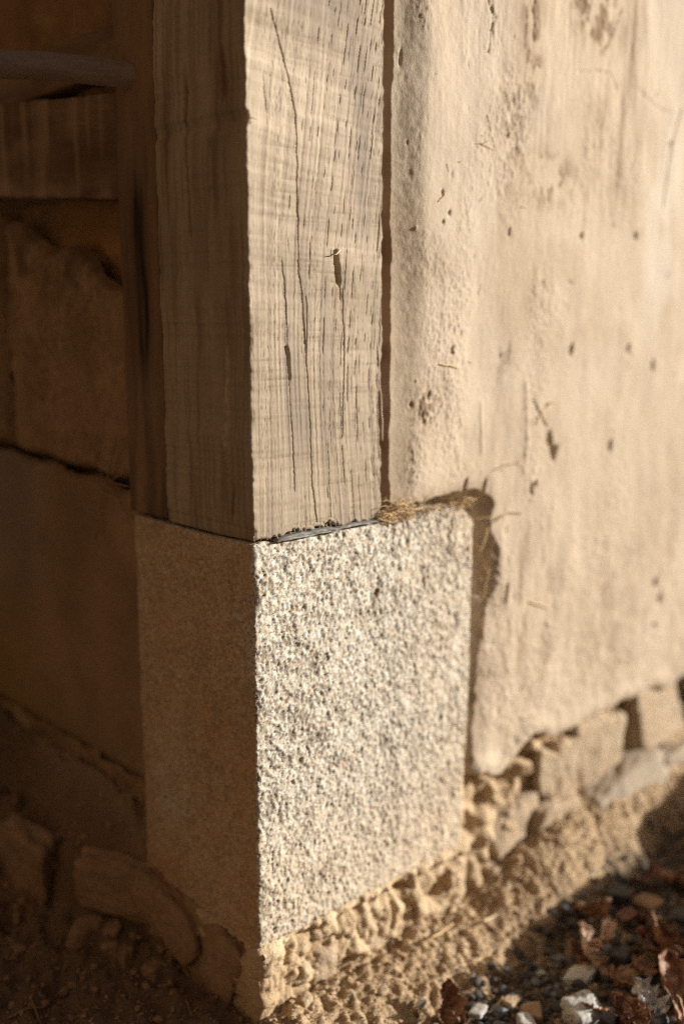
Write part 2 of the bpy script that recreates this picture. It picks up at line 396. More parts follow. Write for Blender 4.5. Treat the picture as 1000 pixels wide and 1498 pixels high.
# ragged lower edge of the plaster
edge = .092 + .010 * fbm(X * 16, X * 0, 0, 3, 41) + .004 * fbm(X * 70, X * 0, 0, 2, 42) + .02 * gauss(X - .47, .03) - .014 * gauss(X - .40, .03)
Y = Y - .003 * gauss(Z - edge - .012, .012)
Y = np.where(Z < edge, Y + .030 * ss(0, .010, edge - Z), Y)
m1 = np.zeros_like(X); m2 = np.zeros_like(X); m3 = np.zeros_like(X)
def spot(px, py, rx, rz, depth, dark=0.0, tilt=0.0, pow_=1.0):
    """a gouge at a pixel of the photo, on the wall plane"""
    global Y, m1
    p = on_y(px, py, -.004); dx = X - p[0] - tilt * (Z - p[2]); dz = Z - p[2]
    e = np.exp(-((dx / rx) ** 2 + (dz / rz) ** 2) ** pow_)
    Y += depth * e; m1 = np.maximum(m1, dark * e)
for a in [(807, 653, .0022, .011, .022, .9, -.22), (811, 662, .0026, .006, .018, .9, .3), (804, 642, .0025, .006, .012, .5, 0), (834, 512, .0022, .006, .009, .5, .1), (916, 510, .0020, .005, .009, .5, .1),
          (950, 535, .002, .008, .006, .3, 0), (890, 652, .003, .008, .006, .3, .1), (962, 876, .0035, .006, .009, .6, 0), (955, 852, .003, .005, .007, .4, 0),
          (685, 712, .0022, .0065, .010, .5, .25), (712, 714, .0022, .0075, .010, .5, .25), (660, 512, .002, .004, .004, .3, 0), (628, 578, .0014, .005, .003, .3, .3),
          (605, 592, .0016, .003, .003, .3, 0), (620, 615, .0010, .007, .003, .3, -.2), (778, 716, .0022, .006, .008, .4, 0), (784, 708, .002, .004, .006, .3, 0), (738, 340, .0013, .004, .006, .5, 0), (641, 282, .0012, .0025, .005, .6, 0),
          (651, 312, .0015, .0025, .005, .6, 0), (642, 325, .0012, .002, .005, .6, 0), (897, 330, .0013, .003, .004, .3, 0), (848, 345, .002, .004, .005, .4, 0), (930, 345, .003, .005, .006, .5, 0),
          (743, 870, .002, .012, .006, .2, .2), (700, 815, .002, .012, .006, .2, .2), (955, 915, .004, .004, .006, .4, 0), (593, 82, .0012, .007, .003, .3, .1), (714, 30, .0012, .02, .002, .25, -.08)]:
    spot(*a)
rs = np.random.RandomState(5)
for i in range(170):                                    # small pits and chips all over
    px, pz = rs.uniform(.20, 1.0), rs.uniform(.11, .98); s = rs.uniform(.0006, .0013); k = rs.uniform(1, 3.5)
    j0, j1 = np.searchsorted(xs, [px - .012, px + .012]); i0, i1 = np.searchsorted(zs, [pz - .02, pz + .02])
    e = np.exp(-(((X[i0:i1, j0:j1] - px) / s) ** 2 + ((Z[i0:i1, j0:j1] - pz) / (s * k)) ** 2))
    dpt = rs.choice([1, 1, -1]) * rs.uniform(.0008, .0022); Y[i0:i1, j0:j1] += dpt * e
    if dpt > 0: m1[i0:i1, j0:j1] = np.maximum(m1[i0:i1, j0:j1], .25 * e)
def line(pxs, wdt, depth, dark=0.3, jit=.0012):
    """a hairline crack following pixels of the photo"""
    global Y, m1
    P = [on_y(a, b, -.004) for a, b in pxs]
    for a, b in zip(P[:-1], P[1:]):
        d = b - a; L2 = d[0] ** 2 + d[2] ** 2
        t = np.clip(((X - a[0]) * d[0] + (Z - a[2]) * d[2]) / L2, 0, 1)
        jx = vnoise(X * 180, Z * 180, 0, 61) * jit
        dist = np.hypot(X - a[0] - t * d[0] + jx, Z - a[2] - t * d[2] + jx)
        e = gauss(dist, wdt); Y += depth * e; m1 = np.maximum(m1, dark * e)
line([(838, 107), (865, 104), (893, 108), (902, 130), (906, 120)], .0011, .0020, .35)
line([(935, 130), (955, 150), (975, 162), (1000, 168)], .0012, .0020, .35)
line([(970, 300), (985, 210), (1000, 160)], .003, .0022, .0)
line([(708, 0), (718, 28), (712, 45), (708, 78)], .0011, .0022, .45)
line([(770, 560), (771, 640), (768, 690)], .0035, -.0012, 0)
line([(706, 590), (708, 660)], .0030, -.0010, 0)
line([(780, 585), (790, 605), (800, 622)], .0016, .0025, .3)
# stains: soot at the top, damp patches, pale rubbed areas, a pinkish streak, and shade painted into the joints
def patch(px, py, rx, rz, amt, arr, seed, thr=-.1, fx=60, fz=40):
    p = on_y(px, py, -.004); e = np.exp(-(((X - p[0]) / rx) ** 2 + ((Z - p[2]) / rz) ** 2))
    k_ = amt * e * np.clip(fbm(X * fx * 1.6, Z * fz * 1.6, 0, 4, seed) * 3.5 - thr + .25, 0, 1)
    arr += 2.3 * k_
    if arr is m1: Y[...] += .0012 * np.clip(k_ * 2, 0, 1) * (vnoise(X * 260, Z * 200, 0, seed) > 0)
patch(865, 5, .035, .035, 1.1, m1, 71); patch(880, 50, .02, .02, .8, m1, 72, .1); patch(768, 30, .012, .05, .7, m1, 73); patch(775, 115, .012, .04, .5, m1, 74)
patch(745, 180, .022, .04, .75, m1, 75, .05, 110, 60); patch(735, 160, .012, .05, .4, m1, 76); patch(795, 265, .05, .03, .40, m1, 77); patch(930, 60, .03, .08, .35, m1, 78, .1, 60, 8)
patch(900, 200, .06, .10, .25, m1, 79, .1, 70, 8); patch(640, 400, .02, .03, .25, m1, 80); patch(742, 530, .02, .03, .30, m1, 81, 0); patch(622, 600, .018, .022, .5, m1, 90, 0, 120, 90); patch(590, 90, .008, .03, .2, m1, 82, 0, 200, 20)
patch(640, 740, .10, .02, .30, m1, 83); patch(760, 900, .10, .12, .25, m1, 84, .1, 60, 14); patch(900, 900, .12, .10, .12, m1, 85); patch(575, 60, .006, .10, .2, m1, 86)
m1 = np.maximum(m1, (.5 + .35 * vnoise(X * 120, Z * 60, 0, 136)) * ss(.014, .004, np.minimum(dp, np.maximum(dsd, 0) * .45)))  # shade of the post joint and block hollow painted into the colour
m1 += .16 * rp * ss(.3, .9, Z) + .13 * np.clip(fbm(X * 50, Z * 16, 0, 4, 187) * 2.4 - .25, 0, 1) * ss(.65, .95, Z) + .16 * np.clip(fbm(X * 18, Z * 18, 0, 4, 188) * 2.2, 0, 1) + .06 * ss(.3, .7, fbm(X * 30, Z * 9, 0, 3, 87))
m2 += .55 * np.clip(fbm(X * 7, Z * 5.5, 0, 3, 88) * 1.8 + .15, 0, 1) * ss(.35, .7, Z)
patch(965, 350, .05, .12, .6, m2, 89, -.5, 30, 8)
p = on_y(777, 365, -.004); m3 += .55 * gauss(X - p[0] - .10 * (Z - p[2]), .0016) * ss(.045, .02, np.abs(Z - p[2])) * (.6 + .4 * vnoise(X * 300, Z * 90, 0, 90))
m3 += .45 * ss(.9, .3, np.abs(dp / .05)) * 0
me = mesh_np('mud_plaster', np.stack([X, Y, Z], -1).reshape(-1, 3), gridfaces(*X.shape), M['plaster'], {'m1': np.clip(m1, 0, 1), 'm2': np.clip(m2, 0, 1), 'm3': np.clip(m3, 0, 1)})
wall = empty('plastered_wall', (.6, .03, .09), 'sunlit tan mud plastered wall right of the timber post and granite block', 'wall')
def child(name, me, parent, label=None):
    o = link(name, me, parent); o.matrix_parent_inverse = Matrix.Translation(-Vector(parent.location))
    if label: o['label'] = label
    return o
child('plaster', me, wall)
V, F = boxlattice([.19, 4.0], [.045, .25], [.02, 2.5]); child('wall_core', mesh_np('wall_core', V, F, M['mortar'], smooth=False), wall)

def straw_obj(name, pts, r, m, parent=None, sides=6):
    V, F = tube_geo(pts, r, sides); me = mesh_np(name, V, F, m)
    return child(name, me, parent) if parent else link(name, me)
def wy(x, z): return float(wall_y(np.array([[x]]), np.array([[z]]))[0][0, 0])
def bent(a, b, sag=.002, n=9, seed=0, jit=.0004):
    r = np.random.RandomState(seed); t = np.linspace(0, 1, n)[:, None]
    P = np.array(a) * (1 - t) + np.array(b) * t; s = r.normal(0, 1, 3) * sag
    return P + np.sin(t * np.pi) * s + r.normal(0, jit, (n, 3))
# straws and twigs that stick out of the plaster (parts of the wall)
def stick(px, py, tip, r, m, tap=.5, seed=1):
    p = on_y(px, py, 0); p[1] = wy(p[0], p[2]) + .004; q = p + np.array(tip)
    straw_obj('straw', bent(p, q, .0006, 7, seed, .0001), np.linspace(r, r * tap, 7), m, wall)
stick(733, 681, (.006, -.020, .004), .0008, M['straw'], .6, 2)
stick(738, 752, (.004, -.026, .003), .0012, M['straw'], 1.0, 3)
stick(693, 213, (.001, -.011, .004), .0005, M['straw_dark'], .5, 4)
stick(800, 592, (.002, -.010, .002), .0011, M['straw'], .6, 5)
stick(735, 690, (-.004, -.008, .004), .0006, M['straw'], .5, 6)
for k, (a, b, r, mm) in enumerate([((802, 590), (786, 606), .0012, 'straw'), ((786, 606), (779, 622), .0012, 'straw'), ((636, 533), (665, 538), .0007, 'straw'), ((700, 170), (712, 222), .0004, 'straw'),
                    ((690, 212), (712, 222), .0004, 'straw'), ((888, 60), (905, 15), .0004, 'straw_dark'), ((770, 880), (800, 890), .0007, 'straw'), ((630, 296), (640, 285), .0005, 'straw'), ((905, 965), (930, 975), .0009, 'straw'), ((688, 930), (708, 988), .0012, 'straw')]):
    p = on_y(*a, y=0); q = on_y(*b, y=0)
    p[1] = wy(p[0], p[2]) - .0004; q[1] = wy(q[0], q[2]) - .0004
    straw_obj('straw', bent(p, q, .0008, 9, 20 + k, .0002), r, M[mm], wall)
rs = np.random.RandomState(9)
for k in range(45):
    x, z = rs.uniform(.22, .8), rs.uniform(.12, .95); a = rs.uniform(0, 6.28); L = rs.uniform(.004, .014)
    p = np.array([x, wy(x, z) - .0001, z]); q = p + np.array([math.cos(a) * L, 0, math.sin(a) * L]); q[1] = wy(q[0], q[2]) - .0002
    straw_obj('straw', bent(p, q, .0006, 5, 60 + k, .0001), rs.uniform(.00022, .00045), M['straw' if k % 3 else 'straw_dark'], wall, 4)

# ------------------------------------------------------------------ granite corner block
def granite():
    xs = steps((0, .34 * 0 + SW, .0013)); ys = steps((0, .02, .0013), (.02, SD, .0022)); zs = steps((0, SH, .0013))
    V, F, N = roundbox(xs, ys, zs, .0035, skip=('y1', 'z0'))
    x, y, z = V.T
    # rounder upper right shoulder
    r = .035; q = np.maximum(np.stack([x - (SW - r), z - (SH - r)], 1), 0); L = np.hypot(q[:, 0], q[:, 1]); k = np.minimum(1, r / np.maximum(L, 1e-9)); inb = (q.min(1) > 0)
    V[inb, 0] = (SW - r) + (q * k[:, None])[inb, 0]; V[inb, 2] = (SH - r) + (q * k[:, None])[inb, 1]
    V[:, 0] += -.008 * ss(.2, 0, z) * ss(.2, SW, x)
    x, y, z = V.T
    front = ss(.3, .9, -N[:, 1]); lft = ss(.3, .9, -N[:, 0])
    wx = vnoise(x * 160, y * 160, z * 160, 120) * .0016
    a, b, h = worley((x + wx) * 370, y * 370, (z - wx) * 300, 101)
    pn = fbm(x * 330, y * 330, z * 270, 3, 121, .65) + .22 * vnoise(x * 60, y * 60, z * 50, 122) + .08 * vnoise(x * 14, y * 14, z * 12, 123)
    pit = ss(.08, .28, -pn)
    a2, b2, h2 = worley(x * 420, y * 420, z * 420, 111)
    big = fbm(x * 9, y * 9, z * 9, 3, 102) * .0022
    mid = fbm(x * 60, y * 60, z * 55, 3, 103) * .0013
    chisel = fbm(x * 210, y * 210, z * 120 + x * 60, 2, 104) * .0009
    pits = -ss(.55, .95, h) * gauss(a, .5) * .0011 + (1 - np.clip(a, 0, 1)) * .0005 * (h < .5)
    chips = fbm(x * 130, y * 130, z * 130, 2, 105) * .0022 * np.exp(-np.minimum(np.hypot(x, y), .05) / .005) - .007 * np.clip(fbm(z * 26, x * 40, y * 40, 3, 109) * 2 - .35, 0, 1) * np.exp(-np.minimum(np.hypot(x, y), .05) / .0045)
    amp = .6 + .4 * front
    d = big + mid + (chisel + pits) * amp - (1 - np.clip(a2, 0, 1)) * (h2 - .5) * .0010 * amp + chips - pit * .0011 * amp
    V = V + N * d[:, None]
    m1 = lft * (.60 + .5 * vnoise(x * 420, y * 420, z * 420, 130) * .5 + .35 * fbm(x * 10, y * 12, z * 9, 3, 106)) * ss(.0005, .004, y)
    dust = ss(.20, .02, z) * .6 * (1 - lft) + .15 + .5 * gauss(np.hypot(x - SW, z - SH), .07) + .65 * ss(.16, SW, x) * (.5 + .5 * ss(-.3, .4, fbm(x * 12, z * 8, 0, 3, 107)))
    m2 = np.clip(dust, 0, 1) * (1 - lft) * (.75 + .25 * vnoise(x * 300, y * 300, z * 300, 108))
    m2x = ss(.5, .9, N[:, 0])  # right side painted darker to dim the bounce into the hollow
    m3 = m2x * .3 + np.maximum(ss(.78, .95, h) * gauss(a, .45) * .7, pit * .80) * (front + .5 * lft) * (1 - .45 * dust * front)
    o = link('granite_block', mesh_np('granite_block', V, F, M['granite'], {'m1': m1, 'm2': m2, 'm3': m3}))
    tag(o, 'pale speckled rough granite corner block under the timber post', 'stone block')
granite()

# ------------------------------------------------------------------ timber post
POST_Z0 = SH + .0030
def poly_x(pxs):
    P = np.array([on_y(a, b, 0.0) for a, b in pxs]); o = np.argsort(P[:, 2]); return P[o, 2], P[o, 0]
def post():
    W, D = PW, .1466
    xs = steps((0, W, .00055)); ys = steps((0, .012, .001), (.012, D, .003)); zs = steps((POST_Z0, .98, .0017), (.98, 1.2, .02), (1.2, 2.45, .12))
    V, F, N = roundbox(xs, ys, zs, .0018, skip=('y1',))
    x, y, z = V.T
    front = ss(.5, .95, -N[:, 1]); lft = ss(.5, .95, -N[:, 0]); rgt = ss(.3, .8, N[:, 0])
    dep = np.zeros(len(V)); m1 = np.zeros(len(V))
    def crack(pxs, wid, depth, fade=.01):
        nonlocal dep, m1
        zz, xx = poly_x(pxs); cx = np.interp(z, zz, xx) + .0005 * vnoise(z * 90, z * 0 + wid * 999, 0, 7) + .0003 * vnoise(z * 300, z * 0, 0, 8)
        f = ss(zz[0] - fade * .2, zz[0] + fade, z) * ss(zz[-1] + fade * .2, zz[-1] - fade, z)
        ww = wid * (.65 + .5 * (vnoise(z * 50, z * 0 + 5, 0, 9) * .5 + .5))
        e = np.exp(-((x - cx) / ww) ** 4) * f; dep = np.maximum(dep, depth * e); m1 = np.maximum(m1, e * .8)
    crack([(395, 10), (408, 60), (420, 110), (431, 165), (433, 230), (434, 300), (436, 400), (440, 430), (445, 500), (452, 600), (455, 700), (463, 772)], .0006, .005)
    crack([(412, 380), (417, 450), (420, 510), (423, 570), (427, 640), (431, 720)], .00045, .004)
    crack([(418, 505), (421, 520), (422, 540), (423, 556)], .0018, .010, .006)
    crack([(490, 364), (492, 380), (494, 400), (495, 418)], .0030, .014, .010)
    crack([(495, 400), (497, 440)], .0008, .006)
    crack([(478, 640), (481, 690), (483, 765)], .0004, .002); crack([(520, 560), (521, 610), (522, 650)], .0004, .002)
    crack([(384, 100), (388, 140), (391, 170)], .0004, .001); crack([(500, 420), (503, 520), (500, 640)], .0006, .004); crack([(446, 430), (448, 470), (447, 520)], .0006, .003)
    # fine drying checks along the rings, densest to the right, fanning out above the knot
    lean = -.16 * np.clip(z - .72, 0, .5) ** 1.4 + .010 * gauss(z - .58, .12) * ss(.02, .12, x)
    for sp, sd, lo, amp, ww in ((.0066, 3, .62, .0010, .055), (.0042, 13, .62, .0006, .08), (.0105, 23, .25, .0013, .035)):
        q = (x + lean * (1 + x * 3) + .0016 * vnoise(z * 7, x * 20, 0, sd) + .0003 * vnoise(z * 60, x * 60, 0, sd + 1)) / sp
        i = np.floor(q); fr = q - i - .5 + (_hash(i, i * 0, i * 0, sd) - .5) * .5
        dash = ss(lo, lo + .35, vnoise(i * 7.31, z * 75 + i * 3.7, 0, sd + 2) + .35 * vnoise(i * 3.1, z * 9, 0, sd + 4) + .45 * ss(.05, .13, x) - .30)
        e = gauss(fr, ww) * dash * ss(.006, .06, x) * (1 - ss(W - .003, W, x)); dep = np.maximum(dep, amp * e); m1 = np.maximum(m1, e * .42)
    fib = ss(.15, .75, vnoise((x + lean * (1 + x * 3)) * 620 + .8 * vnoise(z * 8, x * 30, 0, 81), z * 3.5, 0, 82)) * .34 + ss(.3, .8, vnoise((x + lean * (1 + x * 3)) * 210, z * 2.5, 0, 83)) * .25
    m1 = np.maximum(m1, fib * front)
    # saw marks, ridges between the rings, broad unevenness
    saw = vnoise(z * 330 + 14 * x + 3 * vnoise(x * 12, z * 6, 0, 15), x * 6, 0, 12) * .00030 + vnoise(z * 120 + x * 20, x * 4, 0, 16) * .00034
    # hairline saw kerfs across the grain
    kz = z + .012 * x + .0009 * vnoise(x * 25, z * 8, 0, 71); kq = kz / .0068; ki = np.floor(kq)
    kerf = gauss(kq - ki - .5 + (_hash(ki, ki * 0, ki * 0, 72) - .5) * .8, .09) * ss(-.1, .4, vnoise(ki * 5.3, x * 28, 0, 73) + .1)
    m1 = np.maximum(m1, kerf * .5 * front); dep = dep + kerf * .0004
    poc = vnoise((x + lean * (1 + x * 3)) * 1100, z * 260, 0, 74); poc = ss(.35, .8, poc) * (.4 + .6 * ss(-.2, .5, vnoise(x * 60, z * 9, 0, 75)))
    m1 = np.maximum(m1, poc * .5 * front); dep = dep + poc * .0004
    ring = vnoise((x + lean * (1 + x * 3)) * 330 + vnoise(z * 6, x * 20, 0, 17), z * 5, 0, 18) * .00032
    broad = fbm(x * 12, z * 5, 0, 2, 19) * .0016
    off = -(dep + 0) * front + (saw + ring) * front + broad * (front + lft) + rgt * 0
    off += lft * (vnoise(y * 240, z * 5, 0, 31) * .0004 + fbm(y * 12, z * 7, 0, 2, 32) * .0012)
    def lcrack(pxs, wid, depth):
        nonlocal off, m1
        P = np.array([on_x(a, b, 0.0) for a, b in pxs]); o = np.argsort(P[:, 2]); zz, yy = P[o, 2], P[o, 1]
        cy = np.interp(z, zz, yy) + .0006 * vnoise(z * 60, z * 0, 0, 37); f = ss(zz[0] - .002, zz[0] + .02, z) * ss(zz[-1] + .002, zz[-1] - .02, z)
        e = gauss(y - cy, wid) * f * lft; off = off - depth * e; m1 = np.maximum(m1, e * .8)
    lcrack([(272, 105), (270, 200), (276, 300), (280, 360)], .0014, .004); lcrack([(322, 60), (327, 150), (330, 155)], .004, .002); lcrack([(308, 190), (309, 230)], .003, .002)
    lcrack([(345, 700), (338, 770)], .002, .0015)
    V2 = V + N * off[:, None]
    # worn right arris: pieces broken out, a nick in the left one
    chip = .0045 * gauss(z - on_y(553, 590)[2], .040) + .0018 * np.clip(vnoise(z * 45, z * 0 + 2, 0, 41), 0, 1) + .0012 * vnoise(z * 140, z * 0, 0, 42)
    V2[:, 0] -= chip * ss(W - .008, W - .001, x)
    nick = .0022 * np.clip(fbm(z * 22, z * 0, 0, 3, 45) * 2.2 - .3, 0, 1) + .0028 * gauss(z - on_y(364, 172)[2], .006) + .0008 * vnoise(z * 70, z * 0, 0, 43) + .0006 * vnoise(z * 260, z * 0, 0, 44)
    V2[:, 0] += nick * ss(.006, .0, x) * 1.0
    V2[:, 1] += nick * ss(.006, .0, x) * ss(.006, 0, y) * .5
    # frayed foot
    rag = .0025 * (vnoise(x * 420, y * 30, 0, 51) * .5 + .5) + .0030 * np.clip(vnoise(x * 160, y * 40, 0, 52), 0, 1)
    cav = .0085 * gauss(x - on_y(483, 775)[0], .010) + .0045 * gauss(x - on_y(440, 785)[0], .020) + .004 * gauss(x - on_y(515, 770)[0], .006)
    V2[:, 2] += (rag * 1.0 + cav * (.6 + .5 * vnoise(x * 350, x * 0, 0, 53))) * ss(POST_Z0 + .016, POST_Z0 + .001, z) * ss(.06, .0, y) * (1 - ss(.0, .004, .002 - x))
    kn = on_y(547, 695)[[0, 2]]; dk = np.hypot(x - kn[0], (z - kn[1]) * 1.3); m1 = np.maximum(m1, front * .8 * gauss(dk, .004) * (vnoise(x * 900, z * 700, 0, 55) > -.2)); V2[:, 1] += front * gauss(dk, .004) * .002
    # colour masks: greyed foot edge, pale rubbed bands, brown bands along the grain, grey-blue tones round the splits
    m2 = front * np.clip(.55 * (vnoise(z * 28 + x * 6, x * 5, 0, 61) + .55 * vnoise(z * 90 + x * 12, x * 9, 0, 62)) + .22, 0, 1) * (.4 + .6 * ss(.5, .9, z))
    m2 = m2 + front * .3 * gauss(x, .006)
    m3 = front * np.clip(.5 * gauss(x - .066, .012) * gauss(z - .58, .10) * (1 + vnoise(x * 200, z * 20, 0, 63)) + .6 * np.clip(fbm(x * 40, z * 5, 0, 3, 64) * 2, 0, 1) + .35 * np.clip(fbm(x * 12, z * 7, 0, 3, 67) * 2.5, 0, 1) + .35 * gauss(z - POST_Z0, .008) + .25 * ss(.13, .18, x) * ss(.7, .5, z), 0, 1)
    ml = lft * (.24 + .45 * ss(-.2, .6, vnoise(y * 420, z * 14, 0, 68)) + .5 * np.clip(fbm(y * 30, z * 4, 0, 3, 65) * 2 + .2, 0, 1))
    sc = on_x(331, 590, 0); ml2 = lft * .75 * gauss(y - sc[1] + .05 * (z - sc[2]), .0030) * ss(.075, .03, np.abs(z - sc[2])) * np.clip(vnoise(y * 500, z * 160, 0, 66) + .5, 0, 1)
    m1 = np.clip(np.maximum(m1 * np.maximum(front, lft), 0), 0, 1)
    o = link('timber_post', mesh_np('timber_post', V2, F, M['wood'], {'m1': np.clip(m1 + ml * .75 + rgt * .9, 0, 1), 'm2': np.clip(m2 + ml2, 0, 1), 'm3': np.clip(m3, 0, 1)}))  # right side painted dark to cut bounce light in the joint
    return tag(o, 'weathered square timber post with long splits, standing on the granite block', 'post')
postobj = post()
# splinters: frayed fibres under the foot, one lifted at the knot hole
rs = np.random.RandomState(31)
for k in range(46):
    xx = on_y(rs.uniform(372, 515), 785)[0]; L = rs.uniform(.003, .008); yy = rs.uniform(-.0006, .0014)
    a = np.array([xx, yy + .0012, POST_Z0 + rs.uniform(.004, .010)]); b = a + np.array([rs.normal(0, .0009), rs.uniform(-.0022, .0), -L])
    b[2] = max(b[2], SH + .0006); straw_obj('splinter', bent(a, b, .0004, 5, 300 + k, .0001), np.linspace(.0007, .0001, 5), M['splinter' if k % 2 else 'wood'], postobj, 4)
for pts, r in (([on_y(497, 366, -.0005), on_y(492, 372, -.004), on_y(488, 372, -.0055)], .0010), ([on_y(494, 366, 0), on_y(497, 372, -.003), on_y(496, 384, -.001)], .0008),
               ([on_y(366, 172, -.001), on_y(374, 174, -.004), on_y(380, 176, -.0045)], .0005), ([on_y(364, 158, .001), on_y(366, 172, -.003), on_y(367, 184, 0)], .0006)):
    straw_obj('splinter', np.array(pts), np.linspace(r, r * .3, 3), M['splinter'], postobj, 5)
# bark-like strip of lifted wood along the right arris
P = [on_y(549, 500, 0), on_y(552, 560, 0), on_y(552, 600, 0), on_y(556, 645, 0)]
P = [p + np.array([.0028, .0005, 0]) for p in P]
straw_obj('lifted_strip', bent(P[0], P[-1], .001, 12, 5, .0005), np.linspace(.0012, .0016, 12), M['wood'], postobj)

# slate slivers wedged between post and block
def sliver(pa, pb, hgt, dep, seed, label, dz=0.0):
    a = on_y(*pa, y=-.003); b = on_y(*pb, y=-.003); L = abs(b[0] - a[0]); n = 60
    xs = np.linspace(0, L, n); ys = steps((-.0048, .035, .0012)); zs = np.linspace(0, 1, 12)
    V, F = boxlattice(xs, ys, zs); x, y, z = V.T.copy()
    prof = np.clip(np.sin(np.pi * np.clip(x / L, .01, .99)) ** .45, .12, 1)
    zz = z * hgt * prof * (1 + .25 * fbm(x * 90, y * 60, 0, 2, seed))
    V[:, 2] = SH + .0012 + dz + zz + (x / L) * (.0) + .0008 * vnoise(x * 50, y * 40, 0, seed + 1)
    lay = vnoise(z * 7, x * 40, 0, seed + 2) * .0012
    V[:, 0] += a[0]; V[:, 1] += np.where(y < 0, lay - .0015 * prof * np.sin(z * 3.14), 0) + .0008 * vnoise(x * 200, z * 9, 0, seed + 3)
    o = link('slate_sliver', mesh_np('slate_sliver', V, F, M['slate'])); tag(o, label, 'slate', 'slate slivers under the post')
sliver((404, 794), (497, 775), .0052, .03, 401, 'longer thicker grey slate sliver wedged under the foot of the post')
sliver((485, 777), (552, 765), .0026, .03, 402, 'thin short grey slate sliver at the right end of the post foot', .0006)

# straw fibres bunched where the plaster meets block and post
for k, (a, b) in enumerate([((700, 850), (722, 790)), ((706, 900), (716, 830)), ((692, 935), (708, 988)), ((694, 790), (716, 850)), ((712, 760), (700, 812)), ((690, 760), (742, 752)), ((680, 735), (700, 715)), ((655, 733), (690, 728)), ((700, 960), (705, 905))]):
    straw_obj('straw', bent(on_y(*a, y=.010), on_y(*b, y=-.004), .003, 9, 900 + k, .0003), .0007, M['straw' if k % 3 else 'straw_dark'], wall, 5)
tuft = empty('straw_tuft', tuple(on_y(600, 750, -.004)), 'golden straw fibres bunched on top of the granite block beside the post foot', 'straw')
rs = np.random.RandomState(77)
for k in range(150):
    px = rs.choice([rs.uniform(556, 600), rs.uniform(600, 690)], p=[.72, .28]); c = on_y(px, 752 + rs.normal(0, 8) - (px - 600) * .12, -.002)
    c[2] = max(c[2], SH + .002); a = rs.uniform(-.7, 3.8); L = rs.uniform(.008, .026); d = np.array([math.cos(a) * L, rs.uniform(-.006, .004), math.sin(a) * L * .65])
    A = c - d / 2; B = c + d / 2; A[2] = max(A[2], SH - .004); B[2] = max(B[2], SH - .004)
    A[1] = min(A[1], -.0015); B[1] = min(B[1], -.0015)
    straw_obj('straw', bent(A, B, .003, 8, 500 + k, .0003), rs.uniform(.00025, .0006), M['straw' if k % 4 else 'straw_dark'], tuft, 4)

# ------------------------------------------------------------------ rubble footing under block and plaster (lit side)
foot = empty('rubble_footing', (.5, .02, -.08), 'sunlit rubble and earth footing below the plaster and the granite block', 'footing')
xs = steps((.0, .95, .0022), (.95, 1.3, .02), (1.3, 4, .2)); zs = steps((-.16, .005, .0020), (.005, .12, .0020))
X, Z = np.meshgrid(xs, zs)
a, b, h = worley(X * 70, Z * 70, seed=201); a2, b2, h2 = worley(X * 34, Z * 40, seed=211)
Yf = .014 + fbm(X * 13, Z * 16, 0, 3, 202) * .013 + fbm(X * 50, Z * 50, 0, 3, 203) * .005 - (1 - np.clip(a, 0, 1)) * (.2 + h) * .006
Yf += .020 * ss(.62, .9, h2) * gauss(a2, .45) - .010 * ss(.45, .2, h2) * gauss(a2, .6)
under = ss(SW + .01, SW - .015, X)
Yf += .004 * under - .008 * gauss(Z + .004, .0050) * ss(SW + .02, SW, X)
Yf = np.where(X < .335, np.where(Z > .002, .03, Yf), Yf)
strip = ss(SW - .02, SW - .015, X) * ss(SW + .004, SW - .004, X)
Yf = Yf - .006 * gauss(Z + .009, .0065) * under * (1 + .5 * vnoise(X * 60, X * 0, 0, 208)) + .006 * gauss(Z + .028, .010) * under * (vnoise(X * 30, Z * 30, 0, 209) > 0)
Yf -= strip * .006 * ss(.004, -.01, Z) * ss(-.07, -.05, Z)
Yf = Yf + .010 * ss(-.02, .01, Z) * (1 - under) - .02 * ss(-.03, -.10, Z) * (1 - under)
m1 = .25 * ss(.55, .9, h2) * gauss(a2, .5); m2 = .7 * gauss(Z, .006) * under + .4 * ss(.5, .9, h) + .6 * strip
Yf = np.maximum(Yf, -.045)
V = np.stack([X, Yf, Z], -1).reshape(-1, 3)
# the corner itself is broken off roughly
child('earth_mortar', mesh_np('earth_mortar', V, gridfaces(*X.shape), M['mortar'], {'m1': m1, 'm2': m2}), foot)
def boxstone(x0, x1, y0, y1, d, off, seed, mt, parent, tilt=(0, 0, 0), plane='y', **k):
    f = on_y if plane == 'y' else on_x
    c = ((x0 + x1) / 2, (y0 + y1) / 2); ax = 0 if plane == 'y' else 1
    w = abs(f(x1, c[1], off)[ax] - f(x0, c[1], off)[ax]); h = abs(f(c[0], y1, off)[2] - f(c[0], y0, off)[2])
    return stone(c[0], c[1], w, h, d, off, seed, mt, parent, tilt, plane, **k)
def stone(px, py, w, h, d, y, seed, mt, parent, tilt=(0, 0, 0), plane='y', boxy=.6, cuts=8, rough=.03, sub=4, name='stone', label=None, tag_=None, soft=14):
    p = on_y(px, py, y) if plane == 'y' else (on_x(px, py, y) if plane == 'x' else on_z(px, py, y))
    V, F = rock_geo((w, d, h) if plane != 'x' else (d, w, h), seed, sub, cuts, boxy, rough, soft)
    V = V @ rot(*[math.radians(t) for t in tilt]).T
    me = mesh_np(name, V, F, M[mt])
    o = link(name, me, parent, tuple(p - (np.array(parent.location) if parent else 0)))
    if label: tag(o, label, *(tag_ or ()))
    return o
